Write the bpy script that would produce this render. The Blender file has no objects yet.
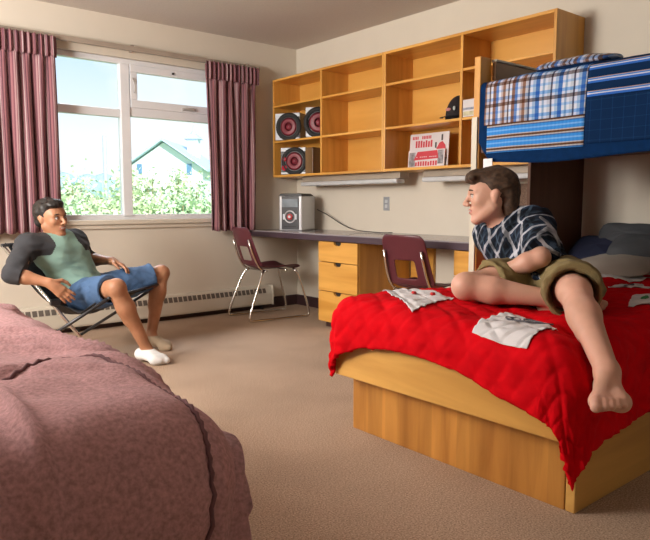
import bpy, math, random
import numpy as np
from mathutils import Vector, Matrix
R = math.radians
random.seed(7)
sc = bpy.context.scene
col = sc.collection

# ---------------------------------------------------------------- camera, world, lights, exposure
cam_d = bpy.data.cameras.new('camera'); cam = bpy.data.objects.new('camera', cam_d); col.objects.link(cam)
cam_d.sensor_width = 36; cam_d.lens = 36*647/650; cam_d.clip_start = 0.05; cam_d.clip_end = 600
cam.location = (-3.90, -5.14, 1.0)
cam.rotation_euler = (R(90)-math.atan(66/647), 0, -R(39.65))
sc.camera = cam
vs = sc.view_settings
vs.view_transform = 'Standard'; vs.look = 'None'; vs.gamma = 1; vs.exposure = 0.32; vs.use_curve_mapping = False

w = bpy.data.worlds.new('sky'); sc.world = w; w.use_nodes = True
nt = w.node_tree; nt.nodes.clear()
o = nt.nodes.new('ShaderNodeOutputWorld'); bg = nt.nodes.new('ShaderNodeBackground')
tc = nt.nodes.new('ShaderNodeTexCoord'); sp = nt.nodes.new('ShaderNodeSeparateXYZ')
rp = nt.nodes.new('ShaderNodeValToRGB')
rp.color_ramp.elements[0].position = 0.0; rp.color_ramp.elements[0].color = (0.88, 0.95, 1.0, 1)
rp.color_ramp.elements[1].position = 0.55; rp.color_ramp.elements[1].color = (0.33, 0.58, 0.95, 1)
e = rp.color_ramp.elements.new(0.10); e.color = (0.86, 0.94, 1.0, 1)
e = rp.color_ramp.elements.new(0.22); e.color = (0.55, 0.77, 0.97, 1)
ns = nt.nodes.new('ShaderNodeTexNoise'); ns.inputs['Scale'].default_value = 3.0; ns.inputs['Detail'].default_value = 5
cr = nt.nodes.new('ShaderNodeValToRGB'); cr.color_ramp.elements[0].position = .52; cr.color_ramp.elements[1].position = .72
mx = nt.nodes.new('ShaderNodeMixRGB'); mx.inputs[2].default_value = (1, 1, 1, 1)
nt.links.new(tc.outputs['Generated'], sp.inputs[0]); nt.links.new(sp.outputs[2], rp.inputs[0])
nt.links.new(tc.outputs['Generated'], ns.inputs['Vector']); nt.links.new(ns.outputs[0], cr.inputs[0])
nt.links.new(cr.outputs[0], mx.inputs[0]); nt.links.new(rp.outputs[0], mx.inputs[1])
nt.links.new(mx.outputs[0], bg.inputs[0]); nt.links.new(bg.outputs[0], o.inputs[0])
bg.inputs[1].default_value = .95

def lamp(name, kind, loc, aim, energy, color=(1, 1, 1), size=1, size_y=None, **kw):
    d = bpy.data.lights.new(name, kind); d.energy = energy; d.color = color
    if kind == 'AREA':
        d.shape = 'RECTANGLE'; d.size = size; d.size_y = size_y or size
    if kind == 'SUN': d.angle = R(0.6)
    ob = bpy.data.objects.new(name, d); col.objects.link(ob); ob.location = loc
    ob.rotation_euler = (Vector(aim)-Vector(loc)).to_track_quat('-Z', 'Y').to_euler()
    return ob
lamp('sun', 'SUN', (-6, -20, 20), (0, 10, 0), 5.0, (1, .96, .9))
pt = lamp('window_portal', 'AREA', (-1.65, .02, 1.5), (-1.65, -1, 1.5), 1, size=1.6, size_y=1.3)
try: pt.data.cycles.is_portal = True
except Exception: pass
# the photographer's big soft lamp by the left wall, out of the frame, then added fill lamps
lamp('soft_lamp', 'AREA', (-4.9, -1.75, 1.8), (-1.0, -2.2, 1.0), 88, (1, .95, .88), 1.5, 1.2)
lamp('overhead_fill', 'AREA', (-3.0, -5.3, 2.44), (-3.0, -5.2, 0), 1.0, (1, .90, .78), .9, .9)  # added weak overhead fill, no ceiling fixture behind it
lamp('upward_fill', 'AREA', (-4.7, -2.0, 1.6), (-3.0, -1.4, 2.6), 55, (1, .94, .86), .6, .6)  # added lamp aimed upward to brighten the ceiling and bounce into the room

lamp('window_fill', 'AREA', (-1.6, 1.9, 3.05), (-2.6, -2.2, .4), 130, (.88, .95, 1), 2.4, 1.0)  # added area lamp, unseen above the window head, strengthens the daylight coming in

# ---------------------------------------------------------------- helpers
MATS = {}
def node_mat(name):
    m = bpy.data.materials.new(name); m.use_nodes = True
    return m, m.node_tree, m.node_tree.nodes['Principled BSDF']
def vecmap(t, scale, coord='Object', rot=(0, 0, 0)):
    tcn = t.nodes.new('ShaderNodeTexCoord'); mp = t.nodes.new('ShaderNodeMapping')
    mp.inputs['Scale'].default_value = scale; mp.inputs['Rotation'].default_value = rot
    t.links.new(tcn.outputs[coord], mp.inputs[0]); return mp.outputs[0]
def mat(name, color, rough=.6, metal=0, var=.08, vscale=6, bump=0, bscale=60, coat=0, sheen=0, stretch=(1, 1, 1), spec=.5, sss=0):
    if name in MATS: return MATS[name]
    m, t, b = node_mat(name)
    v = vecmap(t, stretch)
    n = t.nodes.new('ShaderNodeTexNoise'); n.inputs['Scale'].default_value = vscale; n.inputs['Detail'].default_value = 4
    t.links.new(v, n.inputs['Vector'])
    r = t.nodes.new('ShaderNodeValToRGB')
    r.color_ramp.elements[0].position = .3; r.color_ramp.elements[1].position = .7
    r.color_ramp.elements[0].color = (*[max(0, c*(1-var)) for c in color], 1)
    r.color_ramp.elements[1].color = (*[min(1, c*(1+var)) for c in color], 1)
    t.links.new(n.outputs[0], r.inputs[0]); t.links.new(r.outputs[0], b.inputs['Base Color'])
    b.inputs['Roughness'].default_value = rough; b.inputs['Metallic'].default_value = metal
    b.inputs['Coat Weight'].default_value = coat; b.inputs['Sheen Weight'].default_value = sheen
    b.inputs['Specular IOR Level'].default_value = spec
    if sss:
        b.inputs['Subsurface Weight'].default_value = sss; b.inputs['Subsurface Radius'].default_value = (1, .35, .2); b.inputs['Subsurface Scale'].default_value = .01
    if bump:
        n2 = t.nodes.new('ShaderNodeTexNoise'); n2.inputs['Scale'].default_value = bscale; n2.inputs['Detail'].default_value = 3
        t.links.new(v, n2.inputs['Vector'])
        bp = t.nodes.new('ShaderNodeBump'); bp.inputs['Strength'].default_value = bump; bp.inputs['Distance'].default_value = .01
        t.links.new(n2.outputs[0], bp.inputs['Height']); t.links.new(bp.outputs[0], b.inputs['Normal'])
    MATS[name] = m; return m
def wood(name, c0, c1, axis, rough=.35, scale=7, coat=.2, plank=0):
    if name in MATS: return MATS[name]
    m, t, b = node_mat(name)
    s = [scale]*3; s[axis] = scale*.09
    v = vecmap(t, s)
    n = t.nodes.new('ShaderNodeTexNoise'); n.inputs['Scale'].default_value = 1.6; n.inputs['Detail'].default_value = 7; n.inputs['Distortion'].default_value = .8
    t.links.new(v, n.inputs['Vector'])
    r = t.nodes.new('ShaderNodeValToRGB')
    r.color_ramp.elements[0].position = .32; r.color_ramp.elements[1].position = .68
    r.color_ramp.elements[0].color = (*c0, 1); r.color_ramp.elements[1].color = (*c1, 1)
    t.links.new(n.outputs[0], r.inputs[0])
    outc = r.outputs[0]
    if plank:
        s2 = [0, 0, 0]; s2[plank-1] = 9.0
        v2 = vecmap(t, s2)
        vn = t.nodes.new('ShaderNodeTexVoronoi'); vn.feature = 'F1'; vn.inputs['Scale'].default_value = 1
        t.links.new(v2, vn.inputs['Vector'])
        hs = t.nodes.new('ShaderNodeHueSaturation'); sx = t.nodes.new('ShaderNodeSeparateXYZ')
        t.links.new(vn.outputs['Color'], sx.inputs[0])
        mr = t.nodes.new('ShaderNodeMapRange'); mr.inputs[3].default_value = .82; mr.inputs[4].default_value = 1.15
        t.links.new(sx.outputs[0], mr.inputs[0]); t.links.new(mr.outputs[0], hs.inputs['Value'])
        t.links.new(outc, hs.inputs['Color']); outc = hs.outputs[0]
    t.links.new(outc, b.inputs['Base Color'])
    b.inputs['Roughness'].default_value = rough; b.inputs['Coat Weight'].default_value = coat; b.inputs['Coat Roughness'].default_value = .3
    MATS[name] = m; return m
def bands(t, vec_out, axis, period, stops, warp=None):
    """colour bands repeating along an axis; stops = [(start 0..1, colour)]"""
    sx = t.nodes.new('ShaderNodeSeparateXYZ'); t.links.new(vec_out, sx.inputs[0])
    a = t.nodes.new('ShaderNodeMath'); a.operation = 'DIVIDE'; a.inputs[1].default_value = period
    t.links.new(sx.outputs[axis], a.inputs[0])
    f = t.nodes.new('ShaderNodeMath'); f.operation = 'FRACT'; t.links.new(a.outputs[0], f.inputs[0])
    r = t.nodes.new('ShaderNodeValToRGB'); r.color_ramp.interpolation = 'CONSTANT'
    els = r.color_ramp.elements
    els[0].position = stops[0][0]; els[0].color = (*stops[0][1], 1)
    els[1].position = stops[1][0]; els[1].color = (*stops[1][1], 1)
    for p_, c_ in stops[2:]:
        e_ = els.new(p_); e_.color = (*c_, 1)
    t.links.new(f.outputs[0], r.inputs[0]); return r.outputs[0]
def band_mat(name, axis, period, stops, rough=.85, second=None, vec=None, bump=.3, mapping=None, warp=0, blend='MULTIPLY'):
    if name in MATS: return MATS[name]
    m, t, b = node_mat(name)
    v = vecmap(t, (1, 1, 1), 'Object', mapping or (0, 0, 0))
    if warp:
        n = t.nodes.new('ShaderNodeTexNoise'); n.inputs['Scale'].default_value = 9
        t.links.new(v, n.inputs['Vector'])
        va = t.nodes.new('ShaderNodeVectorMath'); va.operation = 'SCALE'; va.inputs['Scale'].default_value = warp
        t.links.new(n.outputs['Color'], va.inputs[0])
        vb = t.nodes.new('ShaderNodeVectorMath'); t.links.new(v, vb.inputs[0]); t.links.new(va.outputs[0], vb.inputs[1]); v = vb.outputs[0]
    c = bands(t, v, axis, period, stops)
    if second:
        c2 = bands(t, v, *second)
        mxn = t.nodes.new('ShaderNodeMixRGB'); mxn.blend_type = blend; mxn.inputs[0].default_value = 1 if blend == 'MULTIPLY' else .5
        t.links.new(c, mxn.inputs[1]); t.links.new(c2, mxn.inputs[2]); c = mxn.outputs[0]
    t.links.new(c, b.inputs['Base Color']); b.inputs['Roughness'].default_value = rough; b.inputs['Specular IOR Level'].default_value = .1
    n2 = t.nodes.new('ShaderNodeTexNoise'); n2.inputs['Scale'].default_value = 300
    t.links.new(v, n2.inputs['Vector'])
    bp = t.nodes.new('ShaderNodeBump'); bp.inputs['Strength'].default_value = bump; bp.inputs['Distance'].default_value = .003
    t.links.new(n2.outputs[0], bp.inputs['Height']); t.links.new(bp.outputs[0], b.inputs['Normal'])
    MATS[name] = m; return m

def root_of(p):
    L = Vector((0, 0, 0))
    while p is not None:
        L += Vector(p.location); p = p.parent
    return L
def tag(o, label=None, cat=None, group=None, kind=None):
    if label: o['label'] = label
    if cat: o['category'] = cat
    if group: o['group'] = group
    if kind: o['kind'] = kind
    return o
def thing(name, label, cat, loc=(0, 0, 0), rz=0, group=None):
    o = bpy.data.objects.new(name, None); col.objects.link(o); o.location = loc; o.rotation_euler = (0, 0, rz)
    o.empty_display_size = .1
    return tag(o, label, cat, group)

class MB:
    def __init__(s): s.v = []; s.f = []; s.mi = []; s.cur = 0
    def add(s, vs, fs):
        n = len(s.v); s.v += [tuple(map(float, p)) for p in vs]; s.f += [tuple(i+n for i in f) for f in fs]; s.mi += [s.cur]*len(fs); return s
    def box(s, x0, x1, y0, y1, z0, z1):
        x0, x1 = min(x0, x1), max(x0, x1); y0, y1 = min(y0, y1), max(y0, y1); z0, z1 = min(z0, z1), max(z0, z1)
        return s.add([(x0, y0, z0), (x1, y0, z0), (x1, y1, z0), (x0, y1, z0), (x0, y0, z1), (x1, y0, z1), (x1, y1, z1), (x0, y1, z1)],
                     [(0, 3, 2, 1), (4, 5, 6, 7), (0, 1, 5, 4), (1, 2, 6, 5), (2, 3, 7, 6), (3, 0, 4, 7)])
    def prism(s, pts, axis, a, b):
        def P(p, c):
            q = list(p); q.insert(axis, c); return q
        n = len(pts)
        return s.add([P(p, a) for p in pts]+[P(p, b) for p in pts],
                     [tuple(range(n)), tuple(range(2*n-1, n-1, -1))]+[(i, i+n, (i+1) % n+n, (i+1) % n) for i in range(n)])
    def tube(s, path, r, n=10, closed=False, smooth=True):
        P = [Vector(p) for p in path]
        if smooth and len(P) > 2:
            for _ in range(2):
                Q = [] if closed else [P[0]]
                m = len(P)
                for i in range(m if closed else m-1):
                    a, b = P[i], P[(i+1) % m]
                    if closed: Q += [a*.75+b*.25, a*.25+b*.75]
                    else:
                        if i > 0: Q.append(a*.75+b*.25)
                        if i < m-2: Q.append(a*.25+b*.75)
                if not closed: Q.append(P[-1])
                P = Q
        m = len(P); rings = []; up = None
        for i in range(m):
            if closed: t_ = (P[(i+1) % m]-P[i-1]).normalized()
            else: t_ = (P[min(i+1, m-1)]-P[max(i-1, 0)]).normalized()
            if up is None:
                up = Vector((0, 0, 1)) if abs(t_.z) < .9 else Vector((1, 0, 0))
            sx = t_.cross(up).normalized(); up = sx.cross(t_).normalized()
            rr = r[min(i*len(r)//m, len(r)-1)] if isinstance(r, (list, tuple)) else r
            rings.append([P[i]+sx*rr*math.cos(2*math.pi*k/n)+up*rr*math.sin(2*math.pi*k/n) for k in range(n)])
        vs = [p for q in rings for p in q]; fs = []
        for i in range(m if closed else m-1):
            j = (i+1) % m
            fs += [(i*n+k, i*n+(k+1) % n, j*n+(k+1) % n, j*n+k) for k in range(n)]
        if not closed: fs += [tuple(range(n-1, -1, -1)), tuple((m-1)*n+k for k in range(n))]
        return s.add(vs, fs)
    def lathe(s, prof, c, axis='z', n=24):
        """prof = [(r, h)]"""
        vs = []
        for r_, h in prof:
            for k in range(n):
                a = 2*math.pi*k/n; p = (r_*math.cos(a), r_*math.sin(a), h)
                if axis == 'x': p = (p[2], p[0], p[1])
                if axis == 'y': p = (p[0], p[2], p[1])
                vs.append((p[0]+c[0], p[1]+c[1], p[2]+c[2]))
        m = len(prof); fs = []
        for i in range(m-1):
            fs += [(i*n+k, i*n+(k+1) % n, (i+1)*n+(k+1) % n, (i+1)*n+k) for k in range(n)]
        fs += [tuple(range(n-1, -1, -1)), tuple((m-1)*n+k for k in range(n))]
        return s.add(vs, fs)
    def ball(s, c, r, n=16, m=10):
        if not isinstance(r, (tuple, list)): r = (r, r, r)
        vs = [(c[0], c[1], c[2]-r[2])]; fs = []
        for i in range(1, m):
            a = -math.pi/2+math.pi*i/m
            for k in range(n):
                b = 2*math.pi*k/n
                vs.append((c[0]+r[0]*math.cos(a)*math.cos(b), c[1]+r[1]*math.cos(a)*math.sin(b), c[2]+r[2]*math.sin(a)))
        vs.append((c[0], c[1], c[2]+r[2]))
        fs += [(0, 1+(k+1) % n, 1+k) for k in range(n)]
        for i in range(m-2):
            fs += [(1+i*n+k, 1+i*n+(k+1) % n, 1+(i+1)*n+(k+1) % n, 1+(i+1)*n+k) for k in range(n)]
        L = len(vs)-1; b0 = 1+(m-2)*n
        fs += [(L, b0+k, b0+(k+1) % n) for k in range(n)]
        return s.add(vs, fs)
    def grid(s, P):
        """P[i][j] points"""
        m, n = len(P), len(P[0])
        return s.add([p for row in P for p in row], [(i*n+j, (i+1)*n+j, (i+1)*n+j+1, i*n+j+1) for i in range(m-1) for j in range(n-1)])
    def xf(s, M):
        s.v = [tuple(M @ Vector(p)) for p in s.v]; return s
    def build(s, name, m, parent=None, world=False, bevel=0, smooth=False, solid=0, sub=0, soff=-1):
        me = bpy.data.meshes.new(name)
        vs = s.v
        if world and parent is not None:
            L = root_of(parent); vs = [(p[0]-L.x, p[1]-L.y, p[2]-L.z) for p in vs]
        me.from_pydata(vs, [], s.f)
        for k in (m if isinstance(m, (list, tuple)) else [m]): me.materials.append(k)
        me.polygons.foreach_set('material_index', s.mi)
        if smooth: me.polygons.foreach_set('use_smooth', [True]*len(s.f))
        me.update()
        o = bpy.data.objects.new(name, me); col.objects.link(o)
        if parent is not None: o.parent = parent
        if solid:
            k = o.modifiers.new('s', 'SOLIDIFY'); k.thickness = solid; k.offset = soff
        if bevel:
            k = o.modifiers.new('b', 'BEVEL'); k.width = bevel; k.segments = 2; k.limit_method = 'ANGLE'; k.angle_limit = R(40)
        if sub:
            k = o.modifiers.new('u', 'SUBSURF'); k.levels = sub; k.render_levels = sub
        return o
def recalc(o):
    import bmesh
    b = bmesh.new(); b.from_mesh(o.data); bmesh.ops.recalc_face_normals(b, faces=b.faces); b.to_mesh(o.data); b.free(); return o
def copy_tree(o, parent=None):
    c = o.copy(); col.objects.link(c); c.parent = parent
    for ch in list(o.children): copy_tree(ch, c)
    return c

# value noise (numpy)
_rng = np.random.RandomState(5); _T = _rng.rand(32, 32, 32).astype(np.float32)
def vnoise(x, y, z):
    xi, yi, zi = np.floor(x).astype(int), np.floor(y).astype(int), np.floor(z).astype(int)
    fx, fy, fz = x-xi, y-yi, z-zi
    fx, fy, fz = [f*f*(3-2*f) for f in (fx, fy, fz)]
    g = lambda a, b, c: _T[(xi+a) & 31, (yi+b) & 31, (zi+c) & 31]
    l = lambda a, b, t: a+(b-a)*t
    return l(l(l(g(0, 0, 0), g(1, 0, 0), fx), l(g(0, 1, 0), g(1, 1, 0), fx), fy), l(l(g(0, 0, 1), g(1, 0, 1), fx), l(g(0, 1, 1), g(1, 1, 1), fx), fy), fz)*2-1
def fbm(x, y, z, o=3):
    s = 0; a = 1
    for i in range(o):
        s = s+a*vnoise(x*2**i+i*7.3, y*2**i+i*3.1, z*2**i+i*5.7); a *= .5
    return s

# ---------------------------------------------------------------- materials
WALL = mat('wall_paint', (.66, .60, .51), .75, var=.02, vscale=3, bump=.05, bscale=220)
CEIL = mat('ceiling_paint', (.58, .52, .47), .9, var=.04, vscale=60, bump=.25, bscale=180)
TRIMW = mat('window_frame_paint', (.72, .73, .76), .4, var=.02)
SILL = mat('sill_paint', (.62, .56, .47), .5, var=.03)
HEAT = mat('heater_enamel', (.62, .57, .48), .4, var=.03)
DARK = mat('dark_gap', (.015, .012, .012), .7)
BASEB = mat('baseboard_vinyl', (.045, .02, .022), .45)
OAKZ = wood('oak_vertical', (.55, .25, .040), (.74, .38, .080), 2)
OAKY = wood('oak_along_wall', (.57, .26, .042), (.76, .40, .088), 1)
OAKX = wood('oak_across', (.50, .22, .035), (.68, .34, .07), 0)
OAKB = wood('oak_shelf_back', (.58, .27, .045), (.76, .41, .095), 1, scale=3)
BEDEND = wood('bed_end_veneer', (.36, .14, .025), (.60, .27, .055), 2, plank=2)
BEDRAIL = wood('bed_rail_pine', (.46, .22, .045), (.68, .37, .095), 1, scale=5)
BEDSIDE = wood('bed_side_board', (.50, .27, .07), (.66, .38, .10), 0)
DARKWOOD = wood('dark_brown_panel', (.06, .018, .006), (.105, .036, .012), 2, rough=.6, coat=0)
CHROME = mat('chrome', (.75, .74, .72), .2, 1, var=.02)
BLACKP = mat('black_plastic', (.015, .015, .018), .35)
SILVER = mat('silver_plastic', (.62, .63, .66), .3, .4, var=.03)

def carpet():
    m, t, b = node_mat('carpet')
    v = vecmap(t, (1, 1, 1))
    n1 = t.nodes.new('ShaderNodeTexNoise'); n1.inputs['Scale'].default_value = 170; n1.inputs['Detail'].default_value = 3
    n2 = t.nodes.new('ShaderNodeTexNoise'); n2.inputs['Scale'].default_value = 2.2; n2.inputs['Detail'].default_value = 4
    t.links.new(v, n1.inputs['Vector']); t.links.new(v, n2.inputs['Vector'])
    r = t.nodes.new('ShaderNodeValToRGB'); r.color_ramp.elements[0].position = .32; r.color_ramp.elements[1].position = .7
    r.color_ramp.elements[0].color = (.26, .175, .12, 1); r.color_ramp.elements[1].color = (.62, .46, .345, 1)
    t.links.new(n1.outputs[0], r.inputs[0])
    mxn = t.nodes.new('ShaderNodeMixRGB'); mxn.blend_type = 'MULTIPLY'; mxn.inputs[0].default_value = 1
    r2 = t.nodes.new('ShaderNodeValToRGB'); r2.color_ramp.elements[0].color = (.86, .86, .86, 1); r2.color_ramp.elements[1].color = (1, 1, 1, 1)
    r2.color_ramp.elements[0].position = .35; r2.color_ramp.elements[1].position = .6
    t.links.new(n2.outputs[0], r2.inputs[0]); t.links.new(r.outputs[0], mxn.inputs[1]); t.links.new(r2.outputs[0], mxn.inputs[2])
    t.links.new(mxn.outputs[0], b.inputs['Base Color']); b.inputs['Roughness'].default_value = .95; b.inputs['Specular IOR Level'].default_value = .1
    bp = t.nodes.new('ShaderNodeBump'); bp.inputs['Strength'].default_value = .6; bp.inputs['Distance'].default_value = .004
    t.links.new(n1.outputs[0], bp.inputs['Height']); t.links.new(bp.outputs[0], b.inputs['Normal'])
    return m

# ---------------------------------------------------------------- the room
H = 2.485; XL = -5.3; YN = -6.2
st = lambda o: tag(o, kind='structure')
st(MB().box(XL, 0, YN, 0, -.1, 0).build('floor', carpet()))
st(MB().box(XL, 0, YN, 0, H, H+.1).build('ceiling', CEIL))
WX0, WX1, WZ0, WZ1 = -2.5, -.82, .87, 2.17
wb = MB().box(XL, WX0, 0, .16, 0, H).box(WX1, .1, 0, .16, 0, H).box(WX0, WX1, 0, .16, 0, WZ0).box(WX0, WX1, 0, .16, WZ1, H)
st(wb.build('wall_back', WALL))
st(MB().box(0, .1, YN, 0, 0, H).build('wall_right', WALL))
st(MB().box(XL-.1, XL, YN, .16, 0, H).build('wall_left', WALL))
st(MB().box(XL-.1, .1, YN-.1, YN, 0, H).build('wall_front', WALL))
st(MB().box(-.015, 0, -2.99, 0, 0, .10).build('baseboard_right', BASEB))
st(MB().box(XL, -.33, -.012, 0, 0, .05).box(-.33, 0, -.012, 0, 0, .10).build('baseboard_back', BASEB))
# window
win = thing('window_1', None, None, (-1.66, .05, .87)); win['kind'] = 'structure'
f = MB()
y0, y1 = .035, .095
f.box(WX0, WX0+.06, y0, y1, WZ0, WZ1).box(WX1-.05, WX1, y0, y1, WZ0, WZ1)
f.box(WX0, WX1, y0, y1, WZ0, .915).box(WX0, WX1, y0, y1, 2.125, WZ1)
f.box(-1.765, -1.685, y0-.012, y1, .90, 2.13)
f.box(WX0, -1.765, y0, y1, 1.70, 1.765)
f.box(-1.685, WX1, y0, y1, 1.715, 1.80)
f.build('window_frame', TRIMW, win, True, bevel=.006)
s2 = MB().box(-1.68, -.87, .02, .07, 1.785, 1.85).box(-1.68, -.87, .02, .07, 2.07, 2.13).box(-1.68, -1.62, .02, .07, 1.85, 2.07).box(-.93, -.87, .02, .07, 1.85, 2.07)
sash = s2.build('vent_sash', TRIMW, win, True, bevel=.005)
MB().box(-1.22, -1.10, .0, .02, 1.80, 1.822).box(-1.2, -1.12, -.012, .0, 1.81, 1.825).build('latch', mat('latch_grey', (.4, .38, .36), .4), sash, True, bevel=.003)
MB().tube([(-1.67, .005, 2.02), (-1.645, -.005, 1.96), (-1.655, .0, 1.90)], .006, 8).build('stay_arm', mat('latch_grey', (.4, .38, .36)), sash, True, smooth=True)
MB().box(-1.31, -1.295, .008, .02, 2.09, 2.105).build('lock_stud', DARK, sash, True)
gm, gt, gb = node_mat('window_glass')
gt.nodes.clear()
go = gt.nodes.new('ShaderNodeOutputMaterial'); tr = gt.nodes.new('ShaderNodeBsdfTransparent'); gl = gt.nodes.new('ShaderNodeBsdfGlossy'); gmx = gt.nodes.new('ShaderNodeMixShader'); fr = gt.nodes.new('ShaderNodeFresnel')
gl.inputs['Roughness'].default_value = .02; fr.inputs[0].default_value = 1.25
gt.links.new(fr.outputs[0], gmx.inputs[0]); gt.links.new(tr.outputs[0], gmx.inputs[1]); gt.links.new(gl.outputs[0], gmx.inputs[2]); gt.links.new(gmx.outputs[0], go.inputs[0])
for (a, b, c, d) in [(-2.45, -1.76, 1.76, 2.13), (-2.45, -1.76, .91, 1.705), (-1.69, -.86, .91, 1.72), (-1.625, -.925, 1.845, 2.075)]:
    MB().box(a, b, .058, .062, c, d).build('pane', gm, win, True)
st(MB().box(WX0-.05, WX1+.05, -.035, .04, .835, .872).box(WX0-.03, WX1+.03, -.018, 0, .80, .835).build('trim_1', SILL, bevel=.005))
st(MB().box(WX0-.04, WX1+.04, -.014, .0, 2.165, 2.225).build('trim_2', SILL, bevel=.003))

# outside eave
st(MB().box(-4.5, 2, .16, .75, 2.42, 2.47).build('trim_3', mat('eave_board', (.55, .6, .66), .6)))
for k in range(12):
    pass

# ---------------------------------------------------------------- outside the window
grass = mat('lawn', (.42, .60, .24), .9, var=.3, vscale=1.5)
g = MB()
def gz(x, y): return -.55+max(0, (y-6))*.032+.1*math.sin(x*.3)*math.cos(y*.2)
gx = [-60+5*i for i in range(33)]; gy = [.16]+[2+4*i for i in range(30)]
g.grid([[(x, y, gz(x, y)) for y in gy] for x in gx])
st(g.build('ground', grass, smooth=True))
# barn: placed at ray distance
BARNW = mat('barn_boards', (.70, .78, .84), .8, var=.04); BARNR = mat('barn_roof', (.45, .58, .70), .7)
yb = 42.0
barn = thing('barn', 'white gabled barn with a roof cupola beyond the shrubs', 'barn', (18.9, yb, gz(19.9, yb)), 0)
bx0, bx1, bxm = 15.9, 21.9, 18.9; ez, pz_, gb0 = 3.75, 5.75, gz(19.9, yb)-.3
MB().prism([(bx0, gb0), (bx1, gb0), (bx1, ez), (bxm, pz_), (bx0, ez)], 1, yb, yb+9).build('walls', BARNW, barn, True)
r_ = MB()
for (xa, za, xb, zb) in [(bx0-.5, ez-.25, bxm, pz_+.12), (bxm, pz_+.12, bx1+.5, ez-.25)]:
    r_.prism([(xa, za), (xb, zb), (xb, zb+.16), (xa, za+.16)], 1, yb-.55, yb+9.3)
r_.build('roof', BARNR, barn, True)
for x in (17.0, 20.9):
    fr_ = MB().box(x-.3, x+.3, yb-.06, yb, 3.15, 4.2).build('window', BARNW, barn, True)
    MB().box(x-.2, x+.2, yb-.1, yb-.05, 3.25, 4.1).build('pane', mat('barn_glass', (.12, .25, .42), .3), fr_, True)
cb = MB().box(19.75, 20.65, yb+4, yb+4.9, 4.4, 6.4).build('cupola', BARNW, barn, True)
MB().prism([(19.5, 6.4), (20.9, 6.4), (20.45, 6.8), (19.95, 6.8)], 1, yb+3.8, yb+5.1).build('cupola_roof', BARNR, cb, True)
MB().lathe([(.28, 0), (.3, .1), (.06, .35), (.04, .75), (.01, 1.1)], (20.2, yb+4.45, 6.75), n=12).build('finial', BARNR, cb, True, smooth=True)
barn.rotation_euler = (0, 0, -R(42))
# pole
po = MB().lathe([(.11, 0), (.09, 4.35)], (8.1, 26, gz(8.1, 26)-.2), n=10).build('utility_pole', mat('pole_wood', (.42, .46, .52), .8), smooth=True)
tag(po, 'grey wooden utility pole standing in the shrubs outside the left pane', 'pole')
# distant tree line
tl = MB(); rnd = random.Random(3)
for k in range(34):
    x = -10+k*2.4; y = 86+rnd.uniform(-4, 4)
    tl.ball((x, y, gz(x, y)+1.0), (2.2, 2, 1.7+rnd.uniform(-.4, .7)), 10, 6)
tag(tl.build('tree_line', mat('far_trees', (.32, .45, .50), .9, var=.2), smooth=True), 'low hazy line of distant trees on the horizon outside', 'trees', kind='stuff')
# shrubs
LEAF = [mat('leaf_light', (.66, .78, .50), .6, var=.15, vscale=4), mat('leaf_green', (.56, .73, .46), .6, var=.2, vscale=4)]
STEM = mat('shrub_stem', (.30, .28, .16), .8)
def shrub(x, y, rx, h, label, li, n=5200, seed=0):
    rn = random.Random(seed); z0 = gz(x, y)
    t = thing('shrub', label, 'shrub', (x, y, z0), group='shrubs outside the window')
    m = MB(); sm = MB()
    tips = []
    for k in range(26):
        a = rn.uniform(0, 6.28); d = rx*math.sqrt(rn.random()); hh = h*(1-.55*(d/rx)**2)*rn.uniform(.6, 1.12)
        tip = Vector((x+d*math.cos(a), y+.7*d*math.sin(a), z0+hh)); tips.append(tip)
        sm.tube([(x+.3*d*math.cos(a), y+.2*d*math.sin(a), z0), (x+.8*d*math.cos(a), y+.5*d*math.sin(a), z0+.55*hh), tip], .012, 5)
    sm.build('stems', STEM, t, True)
    vs, fs = [], []
    for k in range(n):
        tp = rn.choice(tips); q = rn.random()**.7
        base = Vector((x, y, z0+.1)).lerp(tp, .25+.8*q)
        c = base+Vector((rn.gauss(0, .17), rn.gauss(0, .15), rn.gauss(0, .15)))
        if c.z < z0: continue
        d = Vector((rn.gauss(0, 1), rn.gauss(0, 1), rn.gauss(.5, .7))).normalized(); s = d.cross(Vector((rn.gauss(0, 1), rn.gauss(0, 1), rn.gauss(0, 1)))).normalized()
        L = rn.uniform(.06, .13); W = L*.33; i = len(vs)
        vs += [c-d*L*.5, c+s*W, c+d*L*.6, c-s*W]; fs.append((i, i+1, i+2, i+3))
    m.add(vs, fs); m.build('foliage', LEAF[li], t, True)
shr = [(.15, 7.7, .75, 1.55, 'low leafy shrub outside at the left end of the window', 1),
       (.95, 8.9, .8, 1.85, 'bright green shrub in front of the pole outside', 0),
       (1.45, 7.3, .65, 1.95, 'tall light green shrub just left of the window mullion', 0),
       (2.15, 8.6, .75, 2.05, 'yellow green shrub outside just right of the mullion, before the barn', 0),
       (2.6, 7.2, .65, 1.85, 'full green shrub below the peak of the barn', 1),
       (3.35, 8.6, .75, 2.05, 'pale leafy shrub below the right half of the barn', 0),
       (3.75, 7.0, .7, 1.8, 'leafy shrub outside beside the right curtain', 1)]
for i, (x, y, rx, h, lb, li) in enumerate(shr): shrub(x, y, rx, h, lb, li, seed=20+i)

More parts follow.
